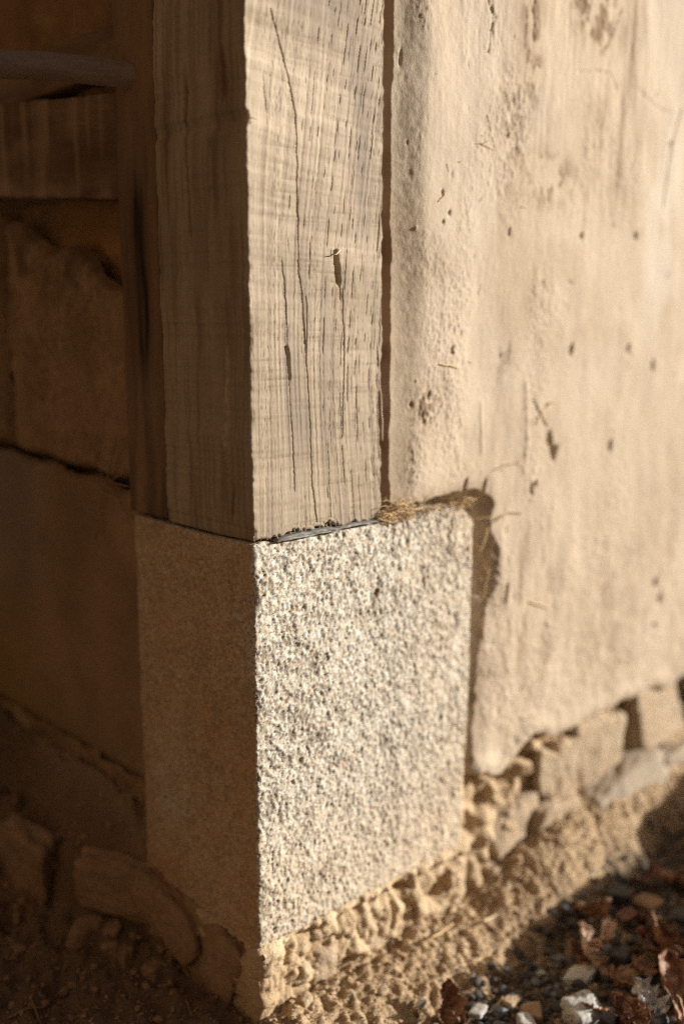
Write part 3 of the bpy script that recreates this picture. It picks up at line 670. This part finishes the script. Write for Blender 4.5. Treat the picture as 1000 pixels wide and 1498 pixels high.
for (x0, x1, y0, y1, front, d, seed, mt, tilt) in [
    (893, 1010, 985, 1090, -.012, .07, 1, 'stone_foot', (0, 3, 3)), (826, 900, 1030, 1160, -.002, .06, 2, 'stone_foot', (0, 6, 0)),
    (798, 830, 1068, 1165, -.006, .06, 3, 'stone_foot', (0, 8, 8)), (770, 800, 1085, 1160, -.002, .05, 4, 'stone_foot', (0, 8, -6)),
    (836, 950, 1112, 1225, -.034, .08, 46, 'stone_grey', (2, -8, 3)), (935, 1030, 1070, 1160, -.020, .06, 16, 'stone_grey', (6, -6, 4)),
    (762, 832, 1160, 1250, -.012, .05, 7, 'stone_foot', (5, 14, 0)), (700, 775, 1165, 1300, -.004, .05, 8, 'stone_foot', (0, -8, 0)),
    (985, 1060, 945, 1040, -.010, .06, 10, 'stone_foot', (0, 0, 0)), (690, 752, 1250, 1335, -.016, .05, 17, 'stone_foot', (8, 6, 0)),
    (645, 672, 1255, 1335, -.004, .03, 11, 'stone_foot', (0, 0, 0)), (492, 566, 1340, 1405, -.003, .04, 12, 'stone_foot', (0, 12, 0)),
    (592, 640, 1325, 1372, -.004, .04, 14, 'stone_foot', (0, -10, 0)), (438, 486, 1372, 1432, -.004, .04, 15, 'stone_foot', (0, 8, 0)),
    (560, 640, 1375, 1420, -.008, .04, 20, 'stone_foot', (0, 0, 0))]:
    boxstone(x0, x1, y0, y1, d, front + d / 2, seed, mt, foot, tilt, boxy=.8, cuts=7, rough=.055, soft=15)
V, F, N = roundbox(steps((.001, SW - .002, .0022)), steps((.001, .03, .0022), (.03, .30, .004)), steps((-.145, .0005, .0022)), .006, skip=('y1', 'x1'))
x, y, z = V.T; a, b, h = worley((x + y) * 36 + .4 * vnoise(x * 40, z * 40, y * 40, 252), z * 30, seed=251); fr = ss(.3, .9, -N[:, 1])
d = fbm(x * 22, y * 22, z * 26, 4, 253) * .0075 + (1 - np.clip(a * 1.1, 0, 1)) * (h - .35) * .012 + fbm(x * 120, y * 120, z * 120, 3, 254) * .0028 + .004 * gauss(z + .001, .005) - .006 * gauss(z + .013, .006) * (vnoise(x * 30, y * 30, 0, 255) > -.3)
d -= .014 * ss(.13, .24, b - a) * 0 + .0025 * gauss((b - a), .08) - np.abs(fbm(x * 60, y * 60, z * 60, 3, 256)) * .006
for hx, hy, rx, rz, dp_ in ((589, 1297, .013, .007, .018), (636, 1302, .016, .013, .022), (568, 1334, .003, .014, .014), (503, 1408, .016, .006, .014), (441, 1352, .004, .006, .010), (418, 1398, .003, .012, .010), (545, 1378, .010, .004, .010)):
    p = on_y(hx, hy, 0); d = d - fr * dp_ * np.exp(-(((x - p[0]) / rx) ** 2 + ((z - p[2]) / rz) ** 2) ** 1.5)
d *= ss(.0, -.006, z) * .8 + .2
aa, ab, ah = worley(x * 130, y * 130, z * 130, 258); d += (ah - .5) * .0022 + (1 - np.clip(aa, 0, 1)) * .0016
V = V + N * d[:, None]
child('mud_course', mesh_np('mud_course', V, F, M['mortar'], {'m2': .6 * gauss(z, .008) + .5 * ss(.5, .8, h), 'm1': .3 * gauss(b - a, .06) * ss(0, .5, vnoise(x * 40, z * 40, 0, 257))}), foot)

# ------------------------------------------------------------------ footing on the shaded side
foot2 = empty('shaded_footing', (0, .2, -.08), 'dark brown rubble footing in shade, left of the sunlit corner', 'footing')
ys = steps((.0, .65, .004), (.65, 2.5, .1)); zs = steps((-.16, .11, .004))
Y2, Z2 = np.meshgrid(ys, zs)
a, b, h = worley(Y2 * 45, Z2 * 45, seed=221)
X2 = .010 + fbm(Y2 * 14, Z2 * 16, 0, 3, 222) * .012 - (1 - np.clip(a, 0, 1)) * h * .008
X2 = np.where((Y2 < SD + .003) & (Z2 > .0), .02, X2)
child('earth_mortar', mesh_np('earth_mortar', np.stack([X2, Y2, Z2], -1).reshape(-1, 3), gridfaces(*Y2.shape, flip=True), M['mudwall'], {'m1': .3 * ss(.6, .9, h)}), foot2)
for (x0, x1, y0, y1, front, d, seed, mt, tilt) in [
    (245, 366, 1310, 1460, -.010, .05, 32, 'stone_brown', (14, 0, 0)), (210, 300, 1295, 1370, -.022, .04, 35, 'stone_brown', (20, 0, 0)), (225, 262, 1305, 1350, -.02, .03, 37, 'stone_brown', (0, 0, 0))]:
    boxstone(x0, x1, y0, y1, d, front + d / 2, seed, mt, foot2, tilt, 'x', boxy=.7, cuts=7, rough=.09, soft=9)

def span_stone(pa, pb, z, d, h, seed, mt, parent, **k):
    a = np.array([*pa, z]); b = np.array([*pb, z]); L = np.linalg.norm(b - a); V, F = rock_geo((L, d, h), seed, 4, 8, .8, .07, 11)
    V = V @ rot(math.radians(6), 0, math.atan2(b[1] - a[1], b[0] - a[0])).T
    nrm = np.array([b[1] - a[1], a[0] - b[0], 0]) / L; nrm = nrm if nrm[0] * .68 + nrm[1] * .73 > 0 else -nrm
    return link('stone', mesh_np('stone', V, F, M[mt]), parent, tuple((a + b) / 2 + nrm * d / 2 - np.array([0, 0, h / 2]) - np.array(parent.location)))
span_stone((-.068, .312), (.012, .158), .010, .035, .080, 31, 'stone_brown', foot2)
span_stone((-.085, .455), (-.066, .345), .020, .035, .11, 36, 'stone_brown', foot2)

# ------------------------------------------------------------------ left wall
def xface(name, parent, y0, y1, zlo, zhi, x0, res, m, amp=(.006, .003, .001), seed=0, m1f=None, m2f=None, m3f=None, edge=.01, thick=.06, label=None):
    """block of wall facing -x with soft worn edges; zlo/zhi are functions of y"""
    ys = steps((y0, y1, res)); ts = np.linspace(0, 1, max(6, int((zhi(y0) - zlo(y0)) / res)))
    Yg, T = np.meshgrid(ys, ts); lo = zlo(Yg); hi = zhi(Yg); Zg = lo + T * (hi - lo)
    dist = np.minimum(np.minimum(Zg - lo, hi - Zg), np.minimum(Yg - y0, y1 - Yg))
    dist = dist + .4 * edge * fbm(Yg * 30, Zg * 30, 0, 2, seed + 8)
    Xg = x0 + fbm(Yg * 8, Zg * 8, 0, 3, seed) * amp[0] + fbm(Yg * 30, Zg * 30, 0, 3, seed + 1) * amp[1] + fbm(Yg * 110, Zg * 110, 0, 2, seed + 2) * amp[2]
    Xg += .022 * (1 - ss(-.3 * edge, edge, dist)) ** 2
    at = {k: np.clip(f(Yg, Zg), 0, 1) for k, f in (('m1', m1f), ('m2', m2f), ('m3', m3f)) if f}
    return child(name, mesh_np(name, np.stack([Xg, Yg, Zg], -1).reshape(-1, 3), gridfaces(*Yg.shape, flip=True), m, at), parent, label)
lw = empty('mud_block_wall', (.05, .5, .06), 'shaded brown earth block wall left of the post, smooth render below', 'wall')
pa = on_x(190, 715, .02); pb = on_x(22, 660, .02)
sl = (pb[2] - pa[2]) / (pb[1] - pa[1])
seam = lambda y: pa[2] + sl * np.minimum(y - pa[1], .33) + .003 * np.sin(y * 60)
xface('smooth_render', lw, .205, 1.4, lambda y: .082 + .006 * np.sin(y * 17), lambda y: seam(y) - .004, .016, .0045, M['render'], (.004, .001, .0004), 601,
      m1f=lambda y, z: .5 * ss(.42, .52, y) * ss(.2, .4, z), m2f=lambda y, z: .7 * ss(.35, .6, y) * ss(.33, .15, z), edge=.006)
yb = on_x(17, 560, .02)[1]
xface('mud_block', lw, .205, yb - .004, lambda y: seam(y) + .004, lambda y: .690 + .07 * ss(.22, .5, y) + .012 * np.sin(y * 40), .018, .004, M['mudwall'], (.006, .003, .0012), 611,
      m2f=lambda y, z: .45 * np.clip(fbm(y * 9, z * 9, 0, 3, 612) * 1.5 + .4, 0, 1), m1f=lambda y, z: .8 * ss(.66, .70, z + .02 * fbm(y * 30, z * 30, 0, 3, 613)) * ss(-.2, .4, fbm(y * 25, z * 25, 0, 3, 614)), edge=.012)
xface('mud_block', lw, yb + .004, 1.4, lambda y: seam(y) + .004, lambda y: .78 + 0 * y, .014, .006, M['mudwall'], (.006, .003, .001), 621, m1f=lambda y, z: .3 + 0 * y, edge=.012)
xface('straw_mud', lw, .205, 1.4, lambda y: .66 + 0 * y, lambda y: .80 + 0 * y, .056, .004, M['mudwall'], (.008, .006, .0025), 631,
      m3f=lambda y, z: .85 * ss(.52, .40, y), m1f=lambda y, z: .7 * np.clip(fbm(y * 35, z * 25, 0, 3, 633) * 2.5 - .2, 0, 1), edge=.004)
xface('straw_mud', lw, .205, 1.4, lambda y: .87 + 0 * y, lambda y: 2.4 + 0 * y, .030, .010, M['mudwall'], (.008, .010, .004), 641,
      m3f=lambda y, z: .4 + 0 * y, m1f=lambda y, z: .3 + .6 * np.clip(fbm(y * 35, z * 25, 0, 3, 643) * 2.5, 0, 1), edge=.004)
V, F = boxlattice([.065, .25], [.20, 2.5], [.02, 2.5]); child('wall_core', mesh_np('wall_core', V, F, M['mudwall'], smooth=False), lw)
# straws in the joint
for k, (a, b) in enumerate([((152, 705), (140, 790)), ((152, 705), (188, 760)), ((150, 700), (130, 640)), ((150, 712), (185, 690)), ((155, 708), (170, 640)), ((100, 690), (112, 700)), ((160, 700), (190, 712))]):
    straw_obj('straw', bent(on_x(*a, x=.010), on_x(*b, x=.008), .003, 9, 700 + k, .0003), .0009, M['straw_dark'], lw)
# horizontal beam, pale strip above it, round rail jutting from the post
def plank(name, y0, y1, zlo, zhi, x0, x1, r, m, label, cat, seed, grain='y', m1f=None, m2f=None, zend=None, res=.003, parent=None, slope=0.0):
    ys = steps((y0, min(y1, .75), res)) if y1 < .76 else steps((y0, .75, res), (.75, y1, .1))
    zs = steps((zlo, min(zhi, 1.05), res)) if zhi < 1.06 else steps((zlo, 1.02, res), (1.02, zhi, .1)); xs = steps((x0, x1, .006))
    V, F, N = roundbox(xs, ys, zs, r, skip=('x1',)); x, y, z = V.T.copy()
    g = (vnoise(y * 6, z * 230, 0, seed), vnoise(y * 230, z * 6, 0, seed))[grain == 'z']
    off = g * .0006 + fbm(y * 12, z * 12, x * 12, 3, seed + 1) * .0022
    V = V + N * off[:, None]; V[:, 2] += slope * (y - y0)
    at = {k: np.clip(f(y, z), 0, 1) for k, f in (('m1', m1f), ('m2', m2f)) if f}
    o = link(name, mesh_np(name, V, F, m, at)); tag(o, label, cat); return o
zb = on_x(178, 295, .004)[2]; zb2 = on_x(20, 292, .004)
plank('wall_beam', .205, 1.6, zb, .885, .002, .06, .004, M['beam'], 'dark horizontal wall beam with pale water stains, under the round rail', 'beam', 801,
      m2f=lambda y, z: .75 * np.clip(vnoise(y * 75, z * 8, 0, 802) * 1.2 - .2, 0, 1) * ss(.33, .25, np.abs(y - .33) + 0) + .8 * ss(zb + .030, zb, z) * np.clip(fbm(y * 40, z * 30, 0, 3, 803) + .5, 0, 1),  # besides water stains, lower edge painted pale for its lit underside
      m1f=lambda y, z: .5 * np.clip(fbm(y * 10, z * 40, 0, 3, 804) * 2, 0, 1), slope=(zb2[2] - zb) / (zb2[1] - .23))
q0 = on_x(170, 28, .006)
plank('wall_lath', .205, 1.6, q0[2] - .050, q0[2], .004, .04, .004, M['beam'], 'brown lath set in the wall just above the round rail', 'lath', 811,
      m2f=lambda y, z: .5 * np.clip(fbm(y * 20, z * 60, 0, 3, 812) + .4, 0, 1), slope=-.02)
# jamb board: narrow darker board between post and shaded wall
ya = on_x(239, 600, 0)[1]; ye = on_x(181, 500, 0)[1]
def bw(y, z):
    c = on_x(203, 430, 0); return 1.2 * gauss(y - c[1] - .02 * (z - c[2]), .016) * ss(.14, .05, np.abs(z - .70)) + .45 * np.clip(fbm(y * 50, z * 5, 0, 3, 822) * 2, 0, 1)
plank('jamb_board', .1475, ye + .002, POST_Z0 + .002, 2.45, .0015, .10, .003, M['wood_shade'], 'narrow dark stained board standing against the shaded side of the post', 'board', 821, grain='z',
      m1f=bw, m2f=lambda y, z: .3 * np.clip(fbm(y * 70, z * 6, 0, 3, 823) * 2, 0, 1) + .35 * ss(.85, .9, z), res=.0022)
A = on_x(203, 113, .012); B = A + np.array([-.42, .085, -.012])
n = 60; t = np.linspace(0, 1, n)[:, None]; P = A * (1 - t) + B * t; P[:, 2] += .003 * np.sin(t[:, 0] * 9)
V, F = tube_geo(P, np.linspace(.0128, .0155, n), 28); V += (fbm(V[:, 0] * 12, V[:, 1] * 60, V[:, 2] * 60, 3, 831) * .0022)[:, None] * np.array([0, .6, 1])
o = link('round_rail', mesh_np('round_rail', V, F, M['rail'])); tag(o, 'grey round wooden rail jutting level from the shaded side of the post', 'rail')

# ------------------------------------------------------------------ stones lying on the ground
def ground_stone(px, py, w, d, h, seed, mt, label, rz=0, cuts=10, boxy=.2, tilt=(0, 0), sub=4, lift=.2, group='loose stones beside the footing', y=None):
    p = on_z(px, py, -.10)
    for _ in range(4): p = on_z(px, py, gz(p[0], p[1]) + h * lift)
    V, F = rock_geo((w, d, h), seed, sub, cuts, boxy, .06, 9)
    V = V @ rot(math.radians(tilt[0]), math.radians(tilt[1]), math.radians(rz)).T
    o = link('loose_stone', mesh_np('loose_stone', V, F, M[mt]), None, tuple(p)); tag(o, label, 'stone', group); return o
GS = [
 (848, 1432, .044, .032, .022, 901, 'pebble_pale', 'pale grey flat topped stone in sun below the upright pinkish curled leaf', 20, .6),
 (852, 1482, .050, .040, .034, 902, 'pebble_pale', 'large grey stone directly below the pale flat topped one', -10, .3),
 (885, 1492, .026, .024, .018, 912, 'pebble_blue', 'bluish grey stone touching the dark red leaf at the frame bottom', 40, .3),
 (776, 1484, .032, .026, .020, 903, 'stone_brown', 'brown angular stone with a bright tan right edge at the frame bottom', 35, .4),
 (730, 1479, .022, .018, .012, 904, 'pebble_blue', 'small smooth blue grey pebble left of the brown angular stone', 0, .1),
 (768, 1497, .026, .02, .016, 905, 'pebble_pale', 'light grey stone cut by the frame bottom under the brown angular one', 60, .2),
 (790, 1425, .014, .011, .009, 906, 'pebble_pale', 'small whitish pebble left of the pale flat topped stone', 0, .2),
 (726, 1450, .010, .009, .007, 907, 'pebble_pale', 'tiny whitish pebble on tan soil above the blue grey pebble', 0, .1),
 (698, 1480, .024, .016, .009, 908, 'pebble_pale', 'flat light grey pebble right of the ribbed red brown leaf', 15, .2),
 (748, 1466, .022, .016, .012, 909, 'stone_tan', 'rounded tan pebble between blue grey pebble and brown stone', 0, .1),
 (816, 1404, .022, .018, .014, 910, 'pebble_blue', 'bluish pebble at the shadow edge above the pale flat topped stone', 0, .2),
 (958, 1490, .050, .030, .030, 911, 'pebble_blue', 'dark blue grey stone beneath the bleached white leaf', 20, .5),
 (968, 1285, .08, .030, .012, 913, 'pebble_dark', 'long dark grey stone in deep shade close to the footing', 12, .5),
 (905, 1312, .045, .030, .030, 914, 'pebble_dark', 'dark upright stone in shade above the rust coloured leaves', 30, .5),
 (950, 1325, .040, .035, .022, 915, 'stone_brown', 'brown rounded stone in deep shade above the tall rolled leaf', 0, .1),
 (905, 1400, .036, .030, .030, 916, 'pebble_dark', 'dark bluish stone in shade between upright and tall rolled leaves', 20, .4),
 (992, 1340, .034, .030, .024, 917, 'pebble_dark', 'dark stone in shade at the right frame edge', 20, .4),
 (922, 1432, .026, .022, .016, 918, 'stone_brown', 'brown stone just above the dark red leaf', 10, .3),
 (128, 1368, .052, .040, .050, 931, 'stone_brown', 'rounded brown stone in shade below the left footing slab', 0, .1),
 (165, 1362, .024, .022, .016, 932, 'stone_brown', 'small brown stone right of the rounded shaded one', 30, .3),
 (185, 1400, .020, .020, .028, 933, 'stone_brown', 'narrow upright brown stone in shade beside the leaning straw', 0, .4),
 (225, 1420, .034, .026, .022, 934, 'stone_brown', 'angular brown stone in shade left of the leaning footing stone', 10, .5),
 (155, 1385, .009, .008, .006, 935, 'pebble_pale', 'tiny grey pebble in shade between two brown stones', 0, .2),
 (30, 1390, .018, .016, .012, 936, 'stone_brown', 'brown pebble in shade at the left frame edge', 0, .2),
 (560, 1452, .016, .012, .010, 941, 'stone_tan', 'tan crumbly pebble on the lit soil below the granite block', 0, .2),
 (448, 1462, .016, .012, .012, 942, 'stone_tan', 'tan pebble on lit soil near the bottom corner of the footing', 0, .2),
 (615, 1468, .013, .010, .008, 943, 'pebble_pale', 'small grey pebble on lit soil left of the ribbed red brown leaf', 0, .2)]
for px, py, w, d, h, sd_, mt, lab, rz, bx in GS:
    ground_stone(px, py, w, d, h, sd_, mt, lab, rz, boxy=bx)

# off to the right, outside the frame: unseen stones added to cast the shade over the gravel
def caster(x, y, w, d, h, seed, label):
    V, F = rock_geo((w, d, h), seed, 5, 9, .7, .09); V[:, 2] += .02 * fbm(V[:, 0] * 14, V[:, 1] * 14, 0, 3, seed) * (V[:, 2] > 0); V = V @ rot(0, 0, math.radians(8)).T
    o = link('caster_stone', mesh_np('caster_stone', V, F, M['stone_grey']), None, (x, y, -.115 + h * .42)); tag(o, label, 'kerb stone', 'unseen stones added to shade the gravel')
caster(.925, -.445, .42, .16, .22, 951, 'nearest long grey unseen stone added to shade the gravel strip')
caster(1.30, -.40, .44, .18, .26, 952, 'middle grey unseen stone added to shade the gravel')
caster(1.76, -.42, .44, .18, .25, 953, 'farthest grey unseen stone added to shade the gravel')

# ------------------------------------------------------------------ gravel, crumbs: nobody could count these
def scatter(name, n, region, size, mt, seed, kinds=6, flat=.6, density=None, label='', sub=1, cat='gravel'):
    r = np.random.RandomState(seed); protos = [rock_geo((1, 1, flat), seed + k, sub, 8, .3, .04) for k in range(kinds)]
    parts = []; pts = region(r, n)
    zz = ground_z(pts[:, 0], pts[:, 1])[0]
    for i in range(len(pts)):
        V, F = protos[i % kinds]; s = size(r, pts[i]); R_ = rot(r.uniform(-.6, .6), r.uniform(-.6, .6), r.uniform(0, 6.28))
        parts.append(((V * s * np.array([1, r.uniform(.6, 1), 1])) @ R_.T + np.array([pts[i, 0], pts[i, 1], zz[i] + s * .15]), F))
    V, F = join_geo(parts); o = link(name, mesh_np(name, V, F, M[mt], smooth=False)); tag(o, label, cat, kind='stuff'); return o
def reg_gravel(r, n):
    x = r.uniform(.08, 1.05, n * 3); y = r.uniform(-.36, -.05, n * 3)
    k = (-y + .06 * (x - .3) + .014 * r.normal(0, 1, n * 3)) > .096
    return np.stack([x[k], y[k]], 1)[:n]
def reg_bank(r, n):
    x = r.uniform(.0, 1.0, n); y = -np.abs(r.normal(0, .075, n)) - .004; return np.stack([x, y], 1)
def reg_left(r, n):
    y = r.uniform(.0, .7, n); x = -np.abs(r.uniform(.0, .34, n)); return np.stack([x, y], 1)
scatter('dark_gravel', 1900, reg_gravel, lambda r, p: r.uniform(.005, .015), 'pebble_dark', 971, label='dark gravel under the dead leaves')
scatter('brown_gravel', 1700, reg_gravel, lambda r, p: r.uniform(.004, .012), 'gravel_brown', 972, label='brown gravel under the dead leaves')
scatter('grey_gravel', 260, reg_gravel, lambda r, p: r.uniform(.004, .012), 'pebble_blue', 973, label='grey gravel among the dead leaves')
scatter('soil_crumbs', 9000, reg_bank, lambda r, p: min(.0065, .0012 + r.pareto(3.0) * .0014) if r.rand() < .995 else r.uniform(.006, .010), 'mortar', 974, label='crumbs of tan soil on the lit bank', cat='soil')
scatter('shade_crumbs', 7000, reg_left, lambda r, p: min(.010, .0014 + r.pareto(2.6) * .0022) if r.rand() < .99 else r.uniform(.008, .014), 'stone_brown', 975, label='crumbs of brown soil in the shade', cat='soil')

# ------------------------------------------------------------------ dead leaves
def leaf_geo(L, W, curl, bend, seed, lobes=4, lob=.25, nu=42, nv=22, ribs=.0012, twist=.4):
    r = np.random.RandomState(seed); u = np.linspace(0, 1, nu); v = np.linspace(-1, 1, nv); U, Vv = np.meshgrid(u, v, indexing='ij')
    wd = W / 2 * np.sin(np.pi * np.clip(U, .015, .985) ** .85) ** .65 * (1 + lob * np.sin((U + .05 * vnoise(U * 5, U * 0, 0, seed + 5)) * np.pi * 2 * lobes + np.sign(Vv) * .7) * np.abs(Vv) + .28 * vnoise(U * 18, Vv * 0 + np.sign(Vv), 0, seed))
    s = wd * Vv; ang = s / (W / 2) * curl * (1 + .35 * vnoise(U * 2.5, U * 0, 0, seed + 1)); Rr = (W / 2) / max(curl, .05)
    x = np.sin(ang) * Rr; z = (1 - np.cos(ang)) * Rr
    z = z + ribs * .45 * np.sin((U * 5.5 - np.abs(Vv) * 1.1 + .25 * vnoise(U * 6, Vv * 0, 0, seed + 4)) * 2 * np.pi) * (1 - .5 * np.abs(Vv)) + .0075 * fbm(U * 3.2, Vv * 1.6, 0, 3, seed + 2) + ribs * 1.6 * fbm(U * 12, Vv * 6, 0, 3, seed + 3)
    x = x + .0035 * fbm(U * 4, Vv * 2, 0, 2, seed + 6)
    th = bend * (U - .5); y = L * (np.sin(th) / max(abs(bend), .05) * (1 if bend >= 0 else 1)) if abs(bend) > .05 else L * (U - .5)
    y = L * (U - .5) if abs(bend) <= .05 else L * np.sin(th) / bend
    z = z + (L * (1 - np.cos(th)) / bend if abs(bend) > .05 else 0)
    tw = twist * (U - .5); x, z = x * np.cos(tw) - z * np.sin(tw), x * np.sin(tw) + z * np.cos(tw)
    V = np.stack([x, y, z], -1).reshape(-1, 3); m1 = gauss(Vv, .07).ravel() * .8
    return V, gridfaces(nu, nv), m1
def leaf(px, py, L, W, curl, bend, rxyz, mt, seed, label, zoff=.012, lob=.25, ribs=.0012, grp='dead leaves on the gravel'):
    p = on_z(px, py, -.09)
    for _ in range(4): p = on_z(px, py, gz(p[0], p[1]) + zoff)
    V, F, m1 = leaf_geo(L, W, curl, bend, seed, lob=lob, ribs=ribs); V = V @ rot(*[math.radians(a) for a in rxyz]).T
    o = link('dead_leaf', mesh_np('dead_leaf', V, F, M[mt], {'m1': m1}), None, tuple(p)); tag(o, label, 'leaf', grp)
    md = o.modifiers.new('thickness', 'SOLIDIFY'); md.thickness = .0005
    # stalk
    a = V[(0) * 22 + 11]; b = V[5 * 22 + 11]; d = (a - b) / (np.linalg.norm(a - b) + 1e-9)
    st = link('stalk', mesh_np('stalk', *tube_geo(bent(a, a + d * .012, .001, 5, seed, .0001), .0006, 5), M['leaf']), o)
    return o
# view-facing yaw: camera looks along +47 deg; rz rotates the leaf's length
leaf(660, 1474, .060, .034, 1.1, .3, (40, 0, -40), 'leaf', 1001, 'ribbed red brown dead leaf standing at the bottom edge of the frame', .016, .15, .0022)
leaf(868, 1338, .046, .040, 1.5, .6, (20, 30, 30), 'leaf', 1002, 'rust coloured curled leaf at the shadow edge, uppermost of the near leaves', .016)
leaf(888, 1361, .042, .028, 1.7, .6, (5, 10, -60), 'leaf_pale', 1003, 'light tan curled leaf catching the sun right of the rust coloured one', .026)
leaf(858, 1388, .066, .038, 1.7, .4, (70, 0, 20), 'leaf_pale', 1004, 'upright pinkish cream rolled leaf standing above the pale flat stone', .028)
leaf(845, 1400, .045, .028, 1.2, .4, (50, 10, 30), 'leaf', 1014, 'dark brown leaf leaning behind the upright pinkish rolled one', .014)
leaf(962, 1378, .076, .054, 2.1, .25, (72, 8, 25), 'leaf', 1005, 'tall tightly rolled rust leaf with a sunlit right side', .030, .1)
leaf(948, 1385, .062, .042, 1.4, .3, (60, -10, 40), 'leaf_red', 1015, 'reddish leaf pressed against the left of the tall rolled one', .020)
leaf(912, 1474, .046, .036, 1.0, .5, (15, 15, -50), 'leaf_red', 1006, 'dark red leaf left of the bleached white leaf', .018)
leaf(930, 1484, .034, .026, .9, .3, (20, -20, -30), 'leaf', 1016, 'brown leaf with a sunlit face between the dark red and white leaves', .022)
leaf(950, 1458, .046, .030, .7, .5, (30, -20, -15), 'leaf_white', 1007, 'bleached white crinkled leaf at the lower right', .030, .4, .002)
leaf(985, 1452, .092, .056, 1.3, .3, (40, 20, -25), 'leaf', 1008, 'large wrinkled brown leaf at the lower right frame corner', .024, .2, .0022)
leaf(985, 1290, .050, .040, .9, .5, (20, 20, 50), 'leaf', 1009, 'orange brown leaf in deep shade at the right frame edge', .014)
leaf(950, 1288, .046, .034, .9, .4, (10, -20, 20), 'leaf_red', 1010, 'dark red leaf in deep shade beside the long dark stone', .012)
leaf(925, 1345, .044, .034, .9, .4, (15, 15, 70), 'leaf_red', 1011, 'dull red leaf lying flat in shade left of the tall rolled leaf', .012)
leaf(985, 1385, .050, .036, 1.2, .4, (50, 15, 10), 'leaf', 1012, 'brown leaf in shade right of the tall rolled one', .022)
leaf(900, 1432, .040, .030, .9, .4, (10, 15, 10), 'leaf', 1013, 'brown leaf lying in shade right of the pale flat topped stone', .010)
leaf(940, 1418, .046, .034, 1.1, .4, (20, -15, 110), 'leaf', 1017, 'dark brown leaf under the foot of the tall rolled leaf', .012)
leaf(868, 1475, .030, .022, .9, .4, (10, 10, 30), 'leaf', 1018, 'small brown leaf resting against the large grey stone', .024)

# loose straws and splinters lying about
def lying(pa, pb, z, r, m, seed, label, cat='straw', taper=1.0):
    a = on_z(*pa, z=-.09); b = on_z(*pb, z=-.09)
    for _ in range(4): a = on_z(*pa, z=gz(a[0], a[1]) + z); b = on_z(*pb, z=gz(b[0], b[1]) + z)
    V, F = tube_geo(bent(a, b, .002, 12, seed, .0003), np.linspace(r, r * taper, 12), 6)
    o = link('loose_straw' if cat == 'straw' else 'twig', mesh_np('loose_straw', V, F, M[m])); tag(o, label, cat, 'loose straws and twigs on the ground')
lying((705, 1348), (727, 1336), .012, .0026, 'splinter', 1, 'bright cream wood splinter lying on the lit bank', 'straw', .3)
lying((905, 1418), (948, 1392), .022, .0011, 'straw_dark', 2, 'thin brown twig lying between leaves in the shade', 'twig')
lying((228, 1350), (276, 1428), .012, .0013, 'straw_dark', 3, 'long brown straw leaning beside the shaded footing stones')
lying((150, 1424), (182, 1380), .008, .0009, 'straw_dark', 4, 'curved thin straw beside the rounded brown stone in shade')
lying((12, 1490), (66, 1474), .006, .0012, 'straw_dark', 5, 'brown straw lying at the bottom left frame corner')
lying((45, 1455), (60, 1498), .006, .0009, 'straw_dark', 6, 'short upright straw crossing the bottom left one')
lying((36, 1320), (46, 1342), .006, .0009, 'straw_dark', 7, 'short straw in shade at the far left')
lying((272, 1462), (292, 1498), .008, .0012, 'straw_dark', 8, 'brown straw at the frame bottom left of the sunlit corner')
lying((112, 1468), (124, 1478), .006, .0009, 'straw_dark', 9, 'tiny straw left of centre on shaded soil')
lying((630, 1372), (662, 1352), .012, .0012, 'straw', 10, 'tan straw lying on the lit bank under the granite block')
lying((715, 1482), (735, 1458), .006, .0012, 'straw', 11, 'pale straw crossing the blue grey pebble')
lying((990, 1455), (1000, 1490), .040, .0009, 'straw', 12, 'yellow straw on the large wrinkled leaf')
lying((520, 1388), (545, 1400), .010, .0010, 'straw', 13, 'short straw on the lit soil below the middle of the block')

# ------------------------------------------------------------------ out of frame: eaves of the house, then unseen boxes added to block sky light
def simple_box(name, lo, hi, m, label=None, cat=None, parent=None):
    V, F = boxlattice([lo[0], hi[0]], [lo[1], hi[1]], [lo[2], hi[2]]); o = link(name, mesh_np(name, V, F, m, smooth=False), parent)
    if label: tag(o, label, cat)
    return o
simple_box('eaves', (-1.3, -.95, 2.46), (6, 6, 2.62), M['roof'], 'wide timber eaves of the house above the corner', 'roof')
simple_box('sky_blocker', (-4.2, -4.5, -.2), (-2.4, 9, 4.6), M['blocker_brown'], 'unseen brown box added to block sky and warm the bounce on the shaded side', 'sky_blocker')
simple_box('rear_blocker', (-2.35, -4.4, -.2), (2.6, -4.0, 3.0), M['blocker_brown'], 'unseen brown box added to block sky opposite the lit side of the house', 'wall')
